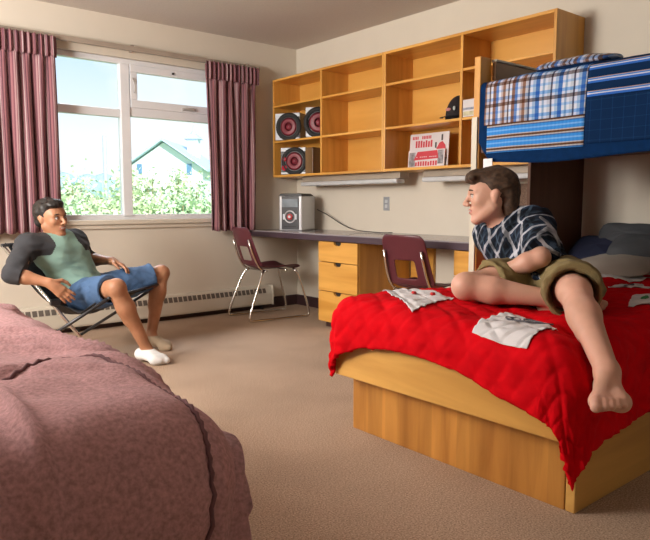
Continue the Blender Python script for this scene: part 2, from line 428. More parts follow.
# ---------------------------------------------------------------- curtains
CUR = band_mat('curtain_stripes', 0, .052, [(0, (.29, .13, .145)), (.18, (.18, .075, .095)), (.34, (.36, .22, .23)), (.5, (.23, .10, .12)), (.62, (.46, .36, .36)), (.70, (.24, .12, .14)), (.88, (.10, .045, .06))], second=None)
def curtain(x0, x1, z0, z1, label, seed, lean=0):
    t = thing('curtain', label, 'curtain', ((x0+x1)/2, -.11, z0))
    P = []; n = int((x1-x0)*260); rn = random.Random(seed); ph = rn.uniform(0, 6)
    nf = (x1-x0)/.082
    for i in range(n+1):
        u = i/n; row = []
        for k in range(31):
            v = k/30; z = z0+(z1-z0)*v
            x = x0+(x1-x0)*u + lean*(1-v)*(.5-u)*.15
            amp = .034*(1-.35*v); a = u*nf*2*math.pi+ph+.5*math.sin(v*2.4+u*9)
            y = -.115+amp*math.sin(a)+.01*math.sin(a*.37+v*5)
            if v > .93: y = -.10+.018*math.sin(a*2)
            x += .010*math.sin(a*1.0+1.2+v)
            row.append((x, y, z+(.006*math.sin(a) if k == 0 else 0)))
        P.append(row)
    MB().grid(P).build('drape', CUR, t, True, smooth=True, solid=.003)
    hd = MB()
    P = []
    for i in range(n+1):
        u = i/n; x = x0+(x1-x0)*u; a = u*nf*2*math.pi*2+ph
        P.append([(x, -.125+.016*math.sin(a)-.004*math.sin(math.pi*k/4), z1-.13+.15*k/4) for k in range(5)])
    hd.grid(P).build('pleat_heading', CUR, t, True, smooth=True, solid=.003)
curtain(-3.05, -2.30, .79, 2.20, 'mauve striped curtain hanging at the left side of the window', 1)
curtain(-1.06, -.53, .765, 2.20, 'mauve striped curtain hanging right of the window by the corner', 2, .4)
t = thing('curtain_rod', 'thin beige curtain rod running over the window', 'curtain rod', (-1.7, -.06, 2.24))
MB().box(-3.1, -.48, -.078, -.05, 2.213, 2.25).build('track', mat('rod_beige', (.33, .27, .22), .4), t, True, bevel=.003)
for x in (-2.9, -1.69, -.6): MB().box(x-.012, x+.012, -.07, 0, 2.21, 2.262).build('bracket', mat('rod_bracket', (.30, .24, .20), .4), t, True, bevel=.003)

# ---------------------------------------------------------------- baseboard heater
t = thing('baseboard_heater', 'cream baseboard heater with slotted top grille under the window', 'heater', (-1.9, -.05, 0))
hx0, hx1 = -3.6, -.36
MB().prism([(-.001, .045), (-.075, .045), (-.08, .06), (-.08, .15), (-.055, .215), (-.001, .225)], 0, hx0, hx1).build('casing', HEAT, t, True, bevel=.003)
g = MB()
x = hx0+.05
while x < hx1-.08:
    g.prism([(-.0795, .158), (-.0815, .158), (-.0645, .200), (-.0625, .200)], 0, x, x+.034); x += .046
g.build('grille_slots', mat('slot_dark', (.12, .10, .085), .6), t, True)
MB().box(hx1, hx1+.012, -.085, -.001, .04, .228).build('end_cap', HEAT, t, True, bevel=.003)
for x in (hx0+.1, -2.2, hx1-.1): MB().box(x-.01, x+.01, -.06, -.01, 0, .05).build('foot', DARK, t, True)

# ---------------------------------------------------------------- wall bookcases
def bookcase(ya, yb, ym, label, endpanel=False):
    t = thing('hanging_bookcase', label, 'bookcase', (-.16, (ya+yb)/2, 1.25), group=None)
    T = .02; x0, x1 = -.32, -.003
    for y in (ya, yb-0): pass
    MB().box(x0, x1, yb, yb+T, 1.25, 2.152).build('side_panel', OAKX if False else OAKZ, t, True, bevel=.002)
    MB().box(x0, x1, ya-T, ya, 1.25, 2.152).build('side_panel', OAKZ, t, True, bevel=.002)
    MB().box(x0, x1, yb+T, ya-T, 2.132, 2.152).build('top_panel', OAKY, t, True, bevel=.002)
    MB().box(x0, x1, yb+T, ya-T, 1.25, 1.27).build('bottom_panel', OAKY, t, True, bevel=.002)
    MB().box(x0, x1-.012, ym-T/2, ym+T/2, 1.27, 2.132).build('divider', OAKZ, t, True, bevel=.002)
    MB().box(x1-.012, x1, yb+T, ya-T, 1.27, 2.132).build('back_panel', OAKB, t, True)
    for (a, b) in ((ym+T/2, ya-T), (yb+T, ym-T/2)):
        for z in (1.568, 1.895): MB().box(x0+.003, x1-.012, a, b, z, z+.018).build('shelf', OAKY, t, True, bevel=.002)
bookcase(-.05, -1.52, -.765, 'wall-hung oak bookcase with six bays nearest the corner')
bookcase(-1.523, -2.97, -2.268, 'wall-hung oak bookcase ending above the bunk bed')

# strip lights
def strip(ya, yb, label):
    t = thing('strip_light', label, 'light fixture', (-.24, (ya+yb)/2, 1.15), group='strip lights under the bookcases')
    MB().box(-.22, -.12, yb, ya, 1.20, 1.249).build('housing', mat('fixture_tan', (.36, .30, .24), .4), t, True, bevel=.004)
    MB().box(-.25, -.15, yb+.01, ya-.01, 1.163, 1.198).build('diffuser', mat('fixture_diffuser', (.52, .53, .55), .25), t, True, bevel=.01)
strip(-.37, -1.61, 'long unlit strip light under the bookcase nearest the corner')
strip(-1.85, -2.9, 'unlit strip light under the bookcase beside the bunk post')
# outlet
t = thing('power_outlet', 'small grey wall outlet above the desk', 'outlet', (-.004, -1.25, 1.0))
MB().box(-.006, 0, -1.285, -1.215, .945, 1.06).build('plate', mat('plate_grey', (.34, .35, .38), .35, .3), t, True, bevel=.002)
for z in (1.022, .982): MB().box(-.009, -.005, -1.265, -1.235, z-.014, z+.014).build('socket', mat('socket_grey', (.55, .56, .58), .4), t, True, bevel=.002)

# ---------------------------------------------------------------- desk
DTOP = mat('desk_laminate', (.30, .27, .29), .25, var=.05, coat=.3); DEDGE = mat('desk_edge', (.065, .04, .055), .4)
t = thing('desktop', 'long grey desktop with dark edge running along the right wall', 'desk', (-.3, -1.5, .70))
MB().box(-.60, -.001, -2.985, -.002, .752, .760).build('laminate', DTOP, t, True)
MB().box(-.605, -.001, -2.985, -.002, .705, .7515).build('edge', DEDGE, t, True, bevel=.003)
def drawer_unit(ya, yb, label):
    t = thing('drawer_unit', label, 'drawer unit', (-.3, (ya+yb)/2, 0), group=None)
    MB().box(-.575, -.02, yb, yb+.018, .05, .703).build('side_panel', OAKZ, t, True)
    MB().box(-.575, -.02, ya-.018, ya, .05, .703).build('side_panel', OAKZ, t, True)
    MB().box(-.56, -.02, yb+.018, ya-.018, .05, .07).build('bottom_panel', OAKY, t, True)
    MB().box(-.53, -.02, yb+.02, ya-.02, 0, .05).build('plinth', mat('plinth_dark', (.06, .025, .02), .5), t, True)
    zs = [(.055, .30), (.306, .535), (.541, .70)]; yc = (ya+yb)/2
    for (a, b) in zs:
        d = MB()
        # face with a scooped pull cut in the top edge
        pts = [(yb+.002, a), (ya-.002, a), (ya-.002, b)]
        for k in range(9):
            th = math.pi*k/8; pts.append((yc+.045*math.cos(th), b-.03*math.sin(th)**.7 if 0 < k < 8 else b))
        pts.append((yb+.002, b))
        d.prism(pts, 0, -.597, -.577)
        dr = d.build('drawer', OAKY, t, True)
        MB().box(-.577, -.575, yc-.05, yc+.05, b-.04, b).build('pull_recess', DARK, dr, True)
drawer_unit(-1.07, -1.54, 'oak three-drawer unit with scooped pulls under the desk')
drawer_unit(-2.46, -2.93, 'oak drawer unit under the desk, behind the person on the bed')
for y in (-1.54, -2.46):
    pass
# knee-space apron
t = MB().box(-.03, -.002, -1.80, -1.56, .05, .703).build('modesty_panel', OAKY, None)
tag(t, 'oak panel against the wall in the knee space under the desk', 'panel')

# ---------------------------------------------------------------- school chairs
MAROON = mat('maroon_plastic', (.10, .018, .028), .38, var=.08)
def school_chair(loc, rz, label):
    """local: faces +X"""
    t = thing('school_chair', label, 'chair', loc, rz, 'maroon plastic school chairs')
    sh = MB(); P = []
    n = 14
    prof = [(.22, .432), (.205, .452), (.15, .455), (.05, .445), (-.06, .438), (-.13, .445), (-.175, .47)]
    for (x, z) in prof:
        row = []
        for k in range(n+1):
            u = k/n*2-1; wdt = .205 if x > 0 else .205-.02*(-x/.17)
            row.append((x-.015*u*u, u*wdt, z+.022*u*u-.01*(1-u*u)))
        P.append(row)
    sh.grid(P).build('seat', MAROON, t, smooth=True, solid=.008, sub=1)
    # backrest with an oval-ended slot opening
    bk = MB(); nz, ny = 14, 14
    idx = {}
    vs = []; fs = []
    def bp(i, k):
        v = i/nz; u = k/ny*2-1
        z = .47+.335*v; x = -.175-.11*v**.9-.012+.035*u*u*(1-.3*v)
        wdt = .19-.025*v; 
        if v > .9: wdt *= math.sqrt(max(.3, 1-((v-.9)/.1)**2*.35))
        return (x, u*wdt, z)
    for i in range(nz+1):
        for k in range(ny+1): vs.append(bp(i, k))
    for i in range(nz):
        for k in range(ny):
            v = (i+.5)/nz; u = (k+.5)/ny*2-1
            if .12 < v < .52 and abs(u) < .46: continue
            fs.append((i*(ny+1)+k, i*(ny+1)+k+1, (i+1)*(ny+1)+k+1, (i+1)*(ny+1)+k))
    bk.add(vs, fs).build('backrest', MAROON, t, smooth=True, solid=.008, sub=1)
    for s in (-1, 1):
        y = s*.17
        fm = MB()
        fm.tube([(.17, y*.8, .435), (.20, y*1.05, .40), (.31, y*1.2, .02), (.27, y*1.2, .011), (-.27, y*1.2, .011), (-.31, y*1.2, .02), (-.16, y*1.05, .40), (-.12, y*.8, .428)], .010, 8)
        fm.build('leg', CHROME, t, smooth=True)
        MB().tube([(-.12, y*.8, .425), (-.17, y*.9, .45), (-.23, y*.9, .56), (-.27, y*.85, .70)], .009, 8).build('back_support', CHROME, t, smooth=True)
    for x in (.10, -.10): MB().tube([(x, -.15, .425), (x, .15, .425)], .009, 8, smooth=False).build('cross_bar', CHROME, t, smooth=True)
    return t
c1 = school_chair((-.64, -.42, 0), R(-6), 'maroon plastic chair on chrome legs beside the right curtain')
c2 = copy_tree(c1); c2.location = (-.60, -2.22, 0); c2.rotation_euler = (0, 0, R(8))
c2['label'] = 'maroon plastic chair at the desk, partly hidden by the red comforter'


# ---------------------------------------------------------------- bedding: a sheet draped over a rounded block
def sstep(a, b, x):
    t = np.clip((x-a)/(b-a), 0, 1); return t*t*(3-2*t)
class Drape:
    """plan coordinates (X, Y) -> a soft surface lying on the block and hanging down past its edges"""
    def __init__(s, x0, x1, y0, y1, top, r, flare=.05, puff=None, floor_z=.02, topf=None):
        s.b = (x0+r, x1-r, y0+r, y1-r); s.top = top; s.r = r; s.flare = flare; s.puff = puff; s.fz = floor_z; s.topf = topf
    def base(s, X, Y):
        x0, x1, y0, y1 = s.b
        cx = np.clip(X, x0, x1); cy = np.clip(Y, y0, y1)
        dx, dy = X-cx, Y-cy; L = np.sqrt(dx*dx+dy*dy)+1e-9; ux, uy = dx/L, dy/L
        r = s.r; a = np.minimum(L/r, math.pi/2); ov = np.maximum(L-r*math.pi/2, 0)
        out = r*np.sin(a)+s.flare*ov
        top = s.top+(s.topf(X, Y) if s.topf else 0)
        z = top-r*(1-np.cos(a))-ov
        return np.stack([cx+ux*out, cy+uy*out, np.maximum(z, s.fz)], -1)
    def normals(s, X, Y):
        h = .004
        a = s.base(X+h, Y)-s.base(X-h, Y); b = s.base(X, Y+h)-s.base(X, Y-h)
        n = np.cross(a, b); n /= np.linalg.norm(n, axis=-1, keepdims=True)+1e-9
        return n
    def pt(s, X, Y, off=0):
        X = np.asarray(X, float); Y = np.asarray(Y, float)
        P = s.base(X, Y); N = s.normals(X, Y)
        d = (s.puff(X, Y) if s.puff else 0)+off
        return P+N*(d[..., None] if hasattr(d, 'shape') and np.ndim(d) else d)
    def patch(s, corners, n=24, off=.0, bulge=0):
        """corners: 4 plan points; each may bow outwards"""
        c = np.array(corners, float); u = np.linspace(0, 1, n+1)
        U, V = np.meshgrid(u, u, indexing='ij')
        P = ((1-U)*(1-V))[..., None]*c[0]+(U*(1-V))[..., None]*c[1]+(U*V)[..., None]*c[2]+((1-U)*V)[..., None]*c[3]
        ctr = c.mean(0)
        P = P+(P-ctr)*bulge*(4*U*(1-U)+4*V*(1-V))[..., None]*.5
        return s.pt(P[..., 0], P[..., 1], off)
def gridmesh(P):
    return MB().grid([[tuple(q) for q in row] for row in P])

# red quilt -------------------------------------------------------
def red_puff(X, Y):
    wv = .035*fbm(X*3, Y*3, X*0+1.3, 2)
    a = np.abs(np.sin((X*.8+Y+wv)*math.pi/.085)); b = np.abs(np.sin((X-Y*.7+wv)*math.pi/.12))
    q = .006*np.minimum(1, a*2.0)*np.minimum(1, b*2.0)
    hang = sstep(.0, .12, np.maximum(-2.10-X, -4.13-Y))
    return q+.010*fbm(X*8, Y*8, X*0+.5, 3)+.005*fbm(X*30, Y*13, X*0+4.5, 2)+hang*.005*fbm(X*10, Y*22, X*0+2.5, 1)
def segdist(X, Y, a, b):
    ax, ay, bx_, by_ = *a, *b; dx, dy = bx_-ax, by_-ay
    h_ = np.clip(((X-ax)*dx+(Y-ay)*dy)/(dx*dx+dy*dy), 0, 1)
    return np.sqrt((X-ax-h_*dx)**2+(Y-ay-h_*dy)**2)
def red_top(X, Y):
    d1 = segdist(X, Y, (-1.86, -4.03), (-2.2, -4.32)); d2 = segdist(X, Y, (-1.46, -3.66), (-1.40, -3.60))
    return .015*vnoise(X*2.1, Y*2.1, X*0+3)+.045*sstep(-.9, -.3, X)-.050*np.exp(-(d1/.075)**2)-.03*np.exp(-(d2/.16)**2)
RD = Drape(-2.145, 0.25, -4.17, -3.005, .592, .105, .05, red_puff, .02, red_top)
RED = mat('red_cotton', (.56, .001, .006), .85, var=.12, vscale=14, bump=.15, bscale=300, spec=.08)
WHITEQ = mat('white_quilt_cotton', (.62, .60, .62), .8, var=.03, bump=.2, bscale=250)
PATCHGREY = mat('patch_ink', (.10, .10, .12), .8); PATCHRED = mat('patch_red', (.5, .02, .02), .8); PATCHGRN = mat('patch_green', (.05, .28, .10), .8)

t = thing('captains_bed', 'oak box bed under the red quilt', 'bed', (-1.05, -3.58, 0))
MB().box(-2.0, -1.975, -4.075, -3.045, 0, .262).build('end_panel', BEDEND, t, True, bevel=.003)
MB().box(-2.0, -.02, -4.112, -4.078, 0, .30).build('side_board', BEDSIDE, t, True, bevel=.004)
MB().box(-1.97, -.02, -3.075, -3.05, 0, .262).build('side_board', BEDSIDE, t, True, bevel=.003)
MB().box(-2.105, -2.075, -4.14, -3.012, .264, .44).build('end_rail', BEDRAIL, t, True, bevel=.006)
MB().box(-2.074, -.02, -4.07, -3.02, .264, .286).build('platform', BEDSIDE, t, True)
t = thing('mattress', 'white mattress under the red quilt on the oak base', 'mattress', (-1.05, -3.58, .287))
MB().box(-2.05, -.02, -4.06, -3.06, .287, .50).build('mattress_pad', mat('mattress_white', (.55, .52, .48), .8), t, True, bevel=.03)
# plan outline of the quilt: hangs low at the near left corner
nx, ny = 210, 170
U, V = np.meshgrid(np.linspace(0, 1, nx), np.linspace(0, 1, ny), indexing='ij')
dropx = lambda y: np.interp(y, [-4.6, -4.10, -3.98, -3.84, -3.74, -3.60, -3.42, -3.25, -3.12, -3.0, -2.8], [.315, .315, .285, .245, .218, .207, .212, .235, .285, .31, .31])
dropy = lambda x: .387+.015*np.sin(x*5)+.015*sstep(-1.9, -2.1, x)
far = -3.09+.23
Ye = -4.065-.39; Yp = Ye+(far-Ye)*V
Xs = -2.04-dropx(Yp); Xp = Xs+(-.45-Xs)*U
Ye = -4.065-dropy(Xp); Yp = Ye+(far-Ye)*V
Xs = -2.04-dropx(Yp); Xp = Xs+(-.45-Xs)*U
q = thing('red_quilt', 'bright red quilted comforter with white patches, hanging over the bed corner', 'comforter', (-1.3, -3.6, .6))
gridmesh(RD.pt(Xp, Yp)).build('cover', RED, q, True, smooth=True, solid=.02, soff=-1)
def addpatch(corners, bulge=.0, n=60, m=WHITEQ, name='patch', off=.006):
    return gridmesh(RD.patch(corners, n, off, bulge)).build(name, m, q, True, smooth=True, solid=.0015, soff=1)
p1 = addpatch([(-2.10, -3.49), (-1.83, -3.04), (-1.66, -3.14), (-1.80, -3.44)])
p2 = addpatch([(-2.145, -4.01), (-2.118, -3.778), (-1.85, -3.735), (-1.93, -3.99)], .10)
p3 = addpatch([(-1.35, -3.95), (-1.12, -3.86), (-1.05, -3.97), (-1.26, -4.02)])
p4 = addpatch([(-.97, -3.74), (-.86, -3.62), (-.72, -3.72), (-.83, -3.82)])
p5 = addpatch([(-.67, -3.68), (-.65, -3.42), (-.50, -3.40), (-.50, -3.66)])
def stroke(pts, m, par, r=.006):
    A = np.array(pts, float)
    P = RD.pt(A[:, 0], A[:, 1], .009)
    MB().tube([tuple(a) for a in P], r, 6).build('print', m, par, True, smooth=True)
stroke([(-1.985, -3.83), (-1.945, -3.79), (-1.90, -3.82), (-1.95, -3.86), (-1.985, -3.83)], PATCHGREY, p2, .004)
stroke([(-1.94, -3.87), (-1.91, -3.84), (-1.89, -3.91), (-1.93, -3.93), (-1.94, -3.87)], PATCHGREY, p2, .004)
stroke([(-1.98, -3.85), (-1.93, -3.92), (-1.90, -3.95)], PATCHGREY, p2, .003)
stroke([(-1.855, -3.26), (-1.84, -3.265)], PATCHRED, p1, .009)
stroke([(-1.85, -3.36), (-1.835, -3.365)], PATCHRED, p1, .009)
stroke([(-.90, -3.72), (-.86, -3.71), (-.83, -3.73)], PATCHGREY, p4, .006)
stroke([(-1.18, -3.93), (-1.14, -3.93)], PATCHGRN, p3, .009)

# pillows ------------------------------------------------------------
def pillow(name, label, c, r, m, rot=(0, 0, 0), seed=0, group=None, cat='pillow', parent=None):
    me = MB(); n, k = 36, 22; vs = []; fs = []
    M = Matrix.Rotation(R(rot[2]), 3, 'Z') @ Matrix.Rotation(R(rot[1]), 3, 'Y') @ Matrix.Rotation(R(rot[0]), 3, 'X')
    for i in range(k+1):
        a = -math.pi/2+math.pi*i/k
        for j in range(n):
            b = 2*math.pi*j/n
            cx, cy = math.cos(b), math.sin(b)
            sq = (abs(cx)**4+abs(cy)**4)**-.25
            x = cx*math.cos(a)**.55*sq; y = cy*math.cos(a)**.55*sq; z = math.sin(a)*(1-.55*(min(1, max(abs(x), abs(y))))**3)
            vs.append((x, y, z))
    A = np.array(vs); d = fbm(A[:, 0]*2.2+seed, A[:, 1]*2.2, A[:, 2]*2, 3)*.12
    A = A*(1+d[:, None]*np.array([.4, .4, 1]))*np.array(r)
    vs = [M @ Vector(p) for p in A]
    for i in range(k):
        fs += [(i*n+j, i*n+(j+1) % n, (i+1)*n+(j+1) % n, (i+1)*n+j) for j in range(n)]
    me.add(vs, fs); o_ = me.build(name, m, parent, smooth=True); o_.location = c
    if parent is None: tag(o_, label, cat, group)
    return o_
NAVYC = mat('navy_cotton', (.008, .012, .04), .85, var=.2); GREYC = mat('grey_cotton', (.05, .054, .062), .85, var=.15, bump=.2, bscale=200)
CREAMC = mat('cream_sheet', (.36, .32, .28), .85, var=.05); DGREY = mat('charcoal_cotton', (.035, .035, .035), .85, var=.2)
pillow('pillow', 'navy pillow at the bed head next to the dark wood panel', (-.20, -3.22, .70), (.15, .17, .085), NAVYC, (0, -38, 10), 1)
pillow('pillow', 'grey rumpled pillow leaning on the wall at the bed head', (-.12, -3.36, .80), (.09, .19, .09), GREYC, (0, -60, 0), 2)
pillow('pillow', 'lower grey pillow lying in front of the rumpled one', (-.24, -3.52, .745), (.13, .20, .07), GREYC, (6, -22, 6), 3)
pillow('folded_sheet', 'cream folded sheet lying at the head of the red quilt', (-.42, -3.44, .665), (.17, .24, .045), CREAMC, (0, -12, -8), 4, cat='sheet')
pillow('shirt_pile', 'charcoal crumpled clothing on the bed at the right picture edge', (-.42, -3.82, .70), (.13, .13, .075), DGREY, (0, -10, 0), 6, cat='clothing')

# bunk -----------------------------------------------------------------
t = thing('bunk_bed', 'raised oak bunk bed frame above the red bed', 'bunk bed', (-.5, -4.1, 0))
MB().box(-1.035, -.94, -2.968, -2.928, 0, 1.775).build('post', OAKZ, t, True, bevel=.004)
MB().box(-1.046, -1.0355, -2.962, -2.926, 0, 1.46).build('post_cover', mat('cream_metal', (.60, .56, .46), .45), t, True, bevel=.002)
MB().box(-.94, -.33, -2.995, -2.973, 1.66, 1.755).build('end_rail', wood('bunk_rail', (.16, .07, .025), (.26, .13, .05), 0), t, True, bevel=.003)
MB().box(-.94, -.33, -3.0, -2.968, 1.756, 1.768).build('rail_cap', mat('cream_metal', (.60, .56, .46), .45), t, True, bevel=.003)
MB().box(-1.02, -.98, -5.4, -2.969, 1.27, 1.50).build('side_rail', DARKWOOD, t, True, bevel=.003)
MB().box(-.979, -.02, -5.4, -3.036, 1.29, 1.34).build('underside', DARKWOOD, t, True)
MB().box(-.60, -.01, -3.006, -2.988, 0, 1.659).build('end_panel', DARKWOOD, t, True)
t2 = MB().box(-.97, -.03, -5.35, -3.05, 1.342, 1.60).build('bunk_mattress', mat('mattress_white', (.55, .52, .48), .8), None, bevel=.04)
tag(t2, 'white mattress on the upper bunk under the blue bedspread', 'mattress')
t3 = MB().box(-.012, -.002, -2.96+.0, -2.975, .8, 1.2)
pb = thing('pinboard', 'dark speckled pinboard on the wall between desk and bunk', 'pinboard', (-.01, -2.78, .9))
MB().box(-.012, -.001, -2.96, -2.42, .80, 1.14).build('board', mat('cork_dark', (.16, .10, .07), .95, var=.4, vscale=120), pb, True)
tag_ = MB().box(-1.075, -1.071, -3.085, -3.03, 1.185, 1.235).build('care_tag', mat('tag_white', (.75, .75, .78), .7), None)
tag(tag_, 'small white tag hanging below the blue bedspread', 'tag')

def bs_puff(X, Y):
    return .006*fbm(X*5, Y*5, X*0+8, 3)+.004*np.sin(Y*16+X*3)
BD = Drape(-1.045, .6, -5.5, -2.90, 1.645, .05, .03, bs_puff, .02)
# plan: hanging side is x < -1.035
NAVY = mat('bedspread_navy', (.002, .022, .085), .9, var=.15, vscale=30, bump=.15, bscale=220, spec=.1)
LB, WH, BR, NV, MB_ = (.04, .24, .66), (.58, .62, .72), (.10, .045, .025), (.003, .020, .070), (.03, .12, .38)
BLK = (.02, .02, .03)
b = thing('bedspread', 'navy blue bedspread with plaid and striped panels hanging from the upper bunk', 'bedspread', (-.6, -4.2, 1.65))
def span(xa, xb, ya, yb, n, m, name, mt, off=0, thick=.008, fx=None, par=None):
    X, Y = np.meshgrid(np.linspace(xa, xb, n), np.linspace(ya, yb, m), indexing='ij')
    if fx is not None: X = fx(X, Y, xa, xb)
    return gridmesh(BD.pt(X, Y, off)).build(name, mt, par or b, True, smooth=True, solid=thick, soff=-1)
def hem(X, Y, xa, xb):
    # wavy hem with a rounded corner at the post
    cut = .10*np.clip((Y+3.08)/.10, 0, 1)**2+.012*np.sin(Y*6)
    return X+(1-(X-xa)/(xb-xa))*cut
span(-1.455, -.2, -5.3, -2.975, 90, 200, 'border', NAVY, fx=hem)
PL = band_mat('plaid_check', 1, .118, [(0, WH), (.12, (.25, .36, .52)), (.22, WH), (.34, (.06, .16, .42)), (.52, (.30, .42, .60)), (.66, WH), (.78, (.09, .09, .14)), (.86, (.45, .50, .58))],
              second=(2, .105, [(0, (1, 1, 1)), (.22, (.55, .75, 1)), (.34, (.95, .95, 1)), (.55, (.32, .26, .26)), (.72, (.85, .9, 1)), (.84, (.35, .6, .95))]))
PLB = band_mat('plaid_check_brown', 1, .118, [(0, (.24, .13, .09)), (.14, (.42, .36, .36)), (.24, WH), (.36, (.12, .22, .46)), (.50, (.22, .12, .09)), (.66, WH), (.78, (.14, .10, .10)), (.86, (.50, .50, .55))],
              second=(2, .105, [(0, (1, 1, 1)), (.22, (.6, .75, 1)), (.34, (.95, .95, 1)), (.55, (.36, .26, .22)), (.72, (.85, .85, .95)), (.84, (.45, .6, .9))]))
STL = band_mat('plaid_stripes_blue', 2, .062, [(0, BR), (.16, (.45, .42, .42)), (.24, LB), (.50, (.16, .38, .75)), (.62, LB), (.82, (.05, .12, .3)), (.90, (.4, .38, .38))],
               second=(1, .02, [(0, (1, 1, 1)), (.5, (.88, .9, .95))]))
NST = band_mat('navy_stripes', 2, .060, [(0, NV), (.25, (.03, .13, .50)), (.42, (.55, .58, .64)), (.50, (.05, .18, .55)), (.60, (.40, .30, .26)), (.66, NV)])
NWP = band_mat('navy_windowpane', 2, .045, [(0, NV), (.93, (.006, .035, .10)), (.99, NV)], second=(1, .05, [(0, (.9, .95, 1)), (.93, (1.6, 1.6, 1.5)), (.99, (.9, .95, 1))]))
span(-1.26, -1.02, -3.27, -3.01, 24, 24, 'plaid_panel', PLB, .003, .002)
span(-1.26, -1.02, -3.575, -3.27, 24, 24, 'plaid_panel', PL, .003, .002)
span(-1.405, -1.26, -3.575, -3.03, 20, 40, 'striped_panel', STL, .003, .002)
span(-1.19, -1.02, -5.2, -3.58, 24, 90, 'navy_striped_panel', NST, .003, .002)
span(-1.02, -.4, -5.2, -3.58, 30, 90, 'navy_striped_panel', NST, .003, .002)
span(-1.02, -.4, -3.575, -3.03, 30, 40, 'plaid_panel', PL, .003, .002)
span(-1.395, -1.19, -5.2, -3.58, 24, 90, 'windowpane_panel', NWP, .003, .002)
fb = thing('folded_blanket', 'small folded plaid blanket lying on the upper bunk by the rail', 'blanket', (-.78, -3.38, 1.65))
pillow('blanket_top', '', (0, .0, .055), (.13, .20, .035), PLB, (0, -8, 0), 9, parent=fb)
pillow('blanket_fold', '', (-.02, .02, .025), (.14, .22, .028), NAVY, (0, -8, 0), 11, parent=fb)

# pink bed ------------------------------------------------------------
_sp = np.array([(-4.7, -4.05), (-4.2, -3.95), (-3.85, -3.76), (-3.60, -3.62), (-3.42, -3.51), (-3.34, -3.535), (-3.285, -3.66), (-3.265, -3.80), (-3.265, -3.98), (-3.28, -4.15), (-3.30, -4.60)])
_tt = np.linspace(0, len(_sp)-1, 120); SEAM = np.stack([np.interp(_tt, range(len(_sp)), _sp[:, k]) for k in (0, 1)], 1)
for _ in range(6): SEAM[1:-1] = .5*SEAM[1:-1]+.25*(SEAM[2:]+SEAM[:-2])
def pk_puff(X, Y):
    d = np.min(np.sqrt((X[..., None]-SEAM[::2, 0])**2+(Y[..., None]-SEAM[::2, 1])**2), -1)
    seam = np.exp(-(d/.020)**2)+np.exp(-((X+3.13)/.02)**2)
    near = sstep(-3.52, -3.80, Y)*(X < -2.9); w = X+.05*fbm(X*2, Y*2, X*0, 1)
    fold = (1-np.abs(vnoise(w*13, Y*1.3, X*0+2.3)))**4-.3
    q = (X*.45+Y*.9); tw = (1-np.abs(vnoise(q*11+fbm(X*2, Y*2, X*0, 1), (X-Y)*1.4, X*0+5.3)))**4-.3
    return -.013*seam+.030*near*fold+.024*(1-near)*tw+.010*fbm(X*5, Y*5, X*0+.9, 2)+.003*fbm(X*30, Y*16+X*8, X*0+2, 2)
PD = Drape(-4.9, -3.15, -4.10, -2.25, .625, .20, -.05, pk_puff, .02, lambda X, Y: .02*vnoise(X*2, Y*2, X*0+6)-.03*sstep(-3.6, -4.1, Y))
PINK = mat('pink_chenille', (.44, .245, .255), .9, var=.25, vscale=110, bump=.25, bscale=200, sheen=.08, spec=.1)
pq = thing('pink_comforter', 'dusty pink comforter spread over the nearest bed', 'comforter', (-3.8, -3.4, .6))
U, V = np.meshgrid(np.linspace(0, 1, 150), np.linspace(0, 1, 190), indexing='ij')
gridmesh(PD.pt(-4.95+(2.30)*U, -4.75+(2.85)*V)).build('cover', PINK, pq, True, smooth=True, solid=.02, soff=-1)
pipe = mat('pink_piping', (.16, .07, .08), .8)
MB().tube([tuple(p_) for p_ in PD.pt(SEAM[:, 0], SEAM[:, 1], .003)], .005, 6, smooth=False).build('piping', pipe, pq, True, smooth=True)
t = thing('bed', 'low oak bed hidden under the pink comforter', 'bed', (-3.85, -3.4, 0))
MB().box(-4.5, -3.42, -3.85, -2.5, 0, .30).build('base', OAKX, t, True)
MB().box(-4.5, -3.40, -3.86, -2.5, .302, .50).build('mattress_pad', mat('mattress_white', (.55, .52, .48), .8), t, True, bevel=.03)

# ---------------------------------------------------------------- stereo and speakers
RUBY = mat('speaker_red', (.20, .02, .035), .45, var=.2); WPL = mat('white_plastic', (.62, .66, .72), .3)
t = thing('stereo', 'silver and black mini stereo standing on the desk in the corner', 'stereo', (-.25, -.33, .761), R(-90-12))
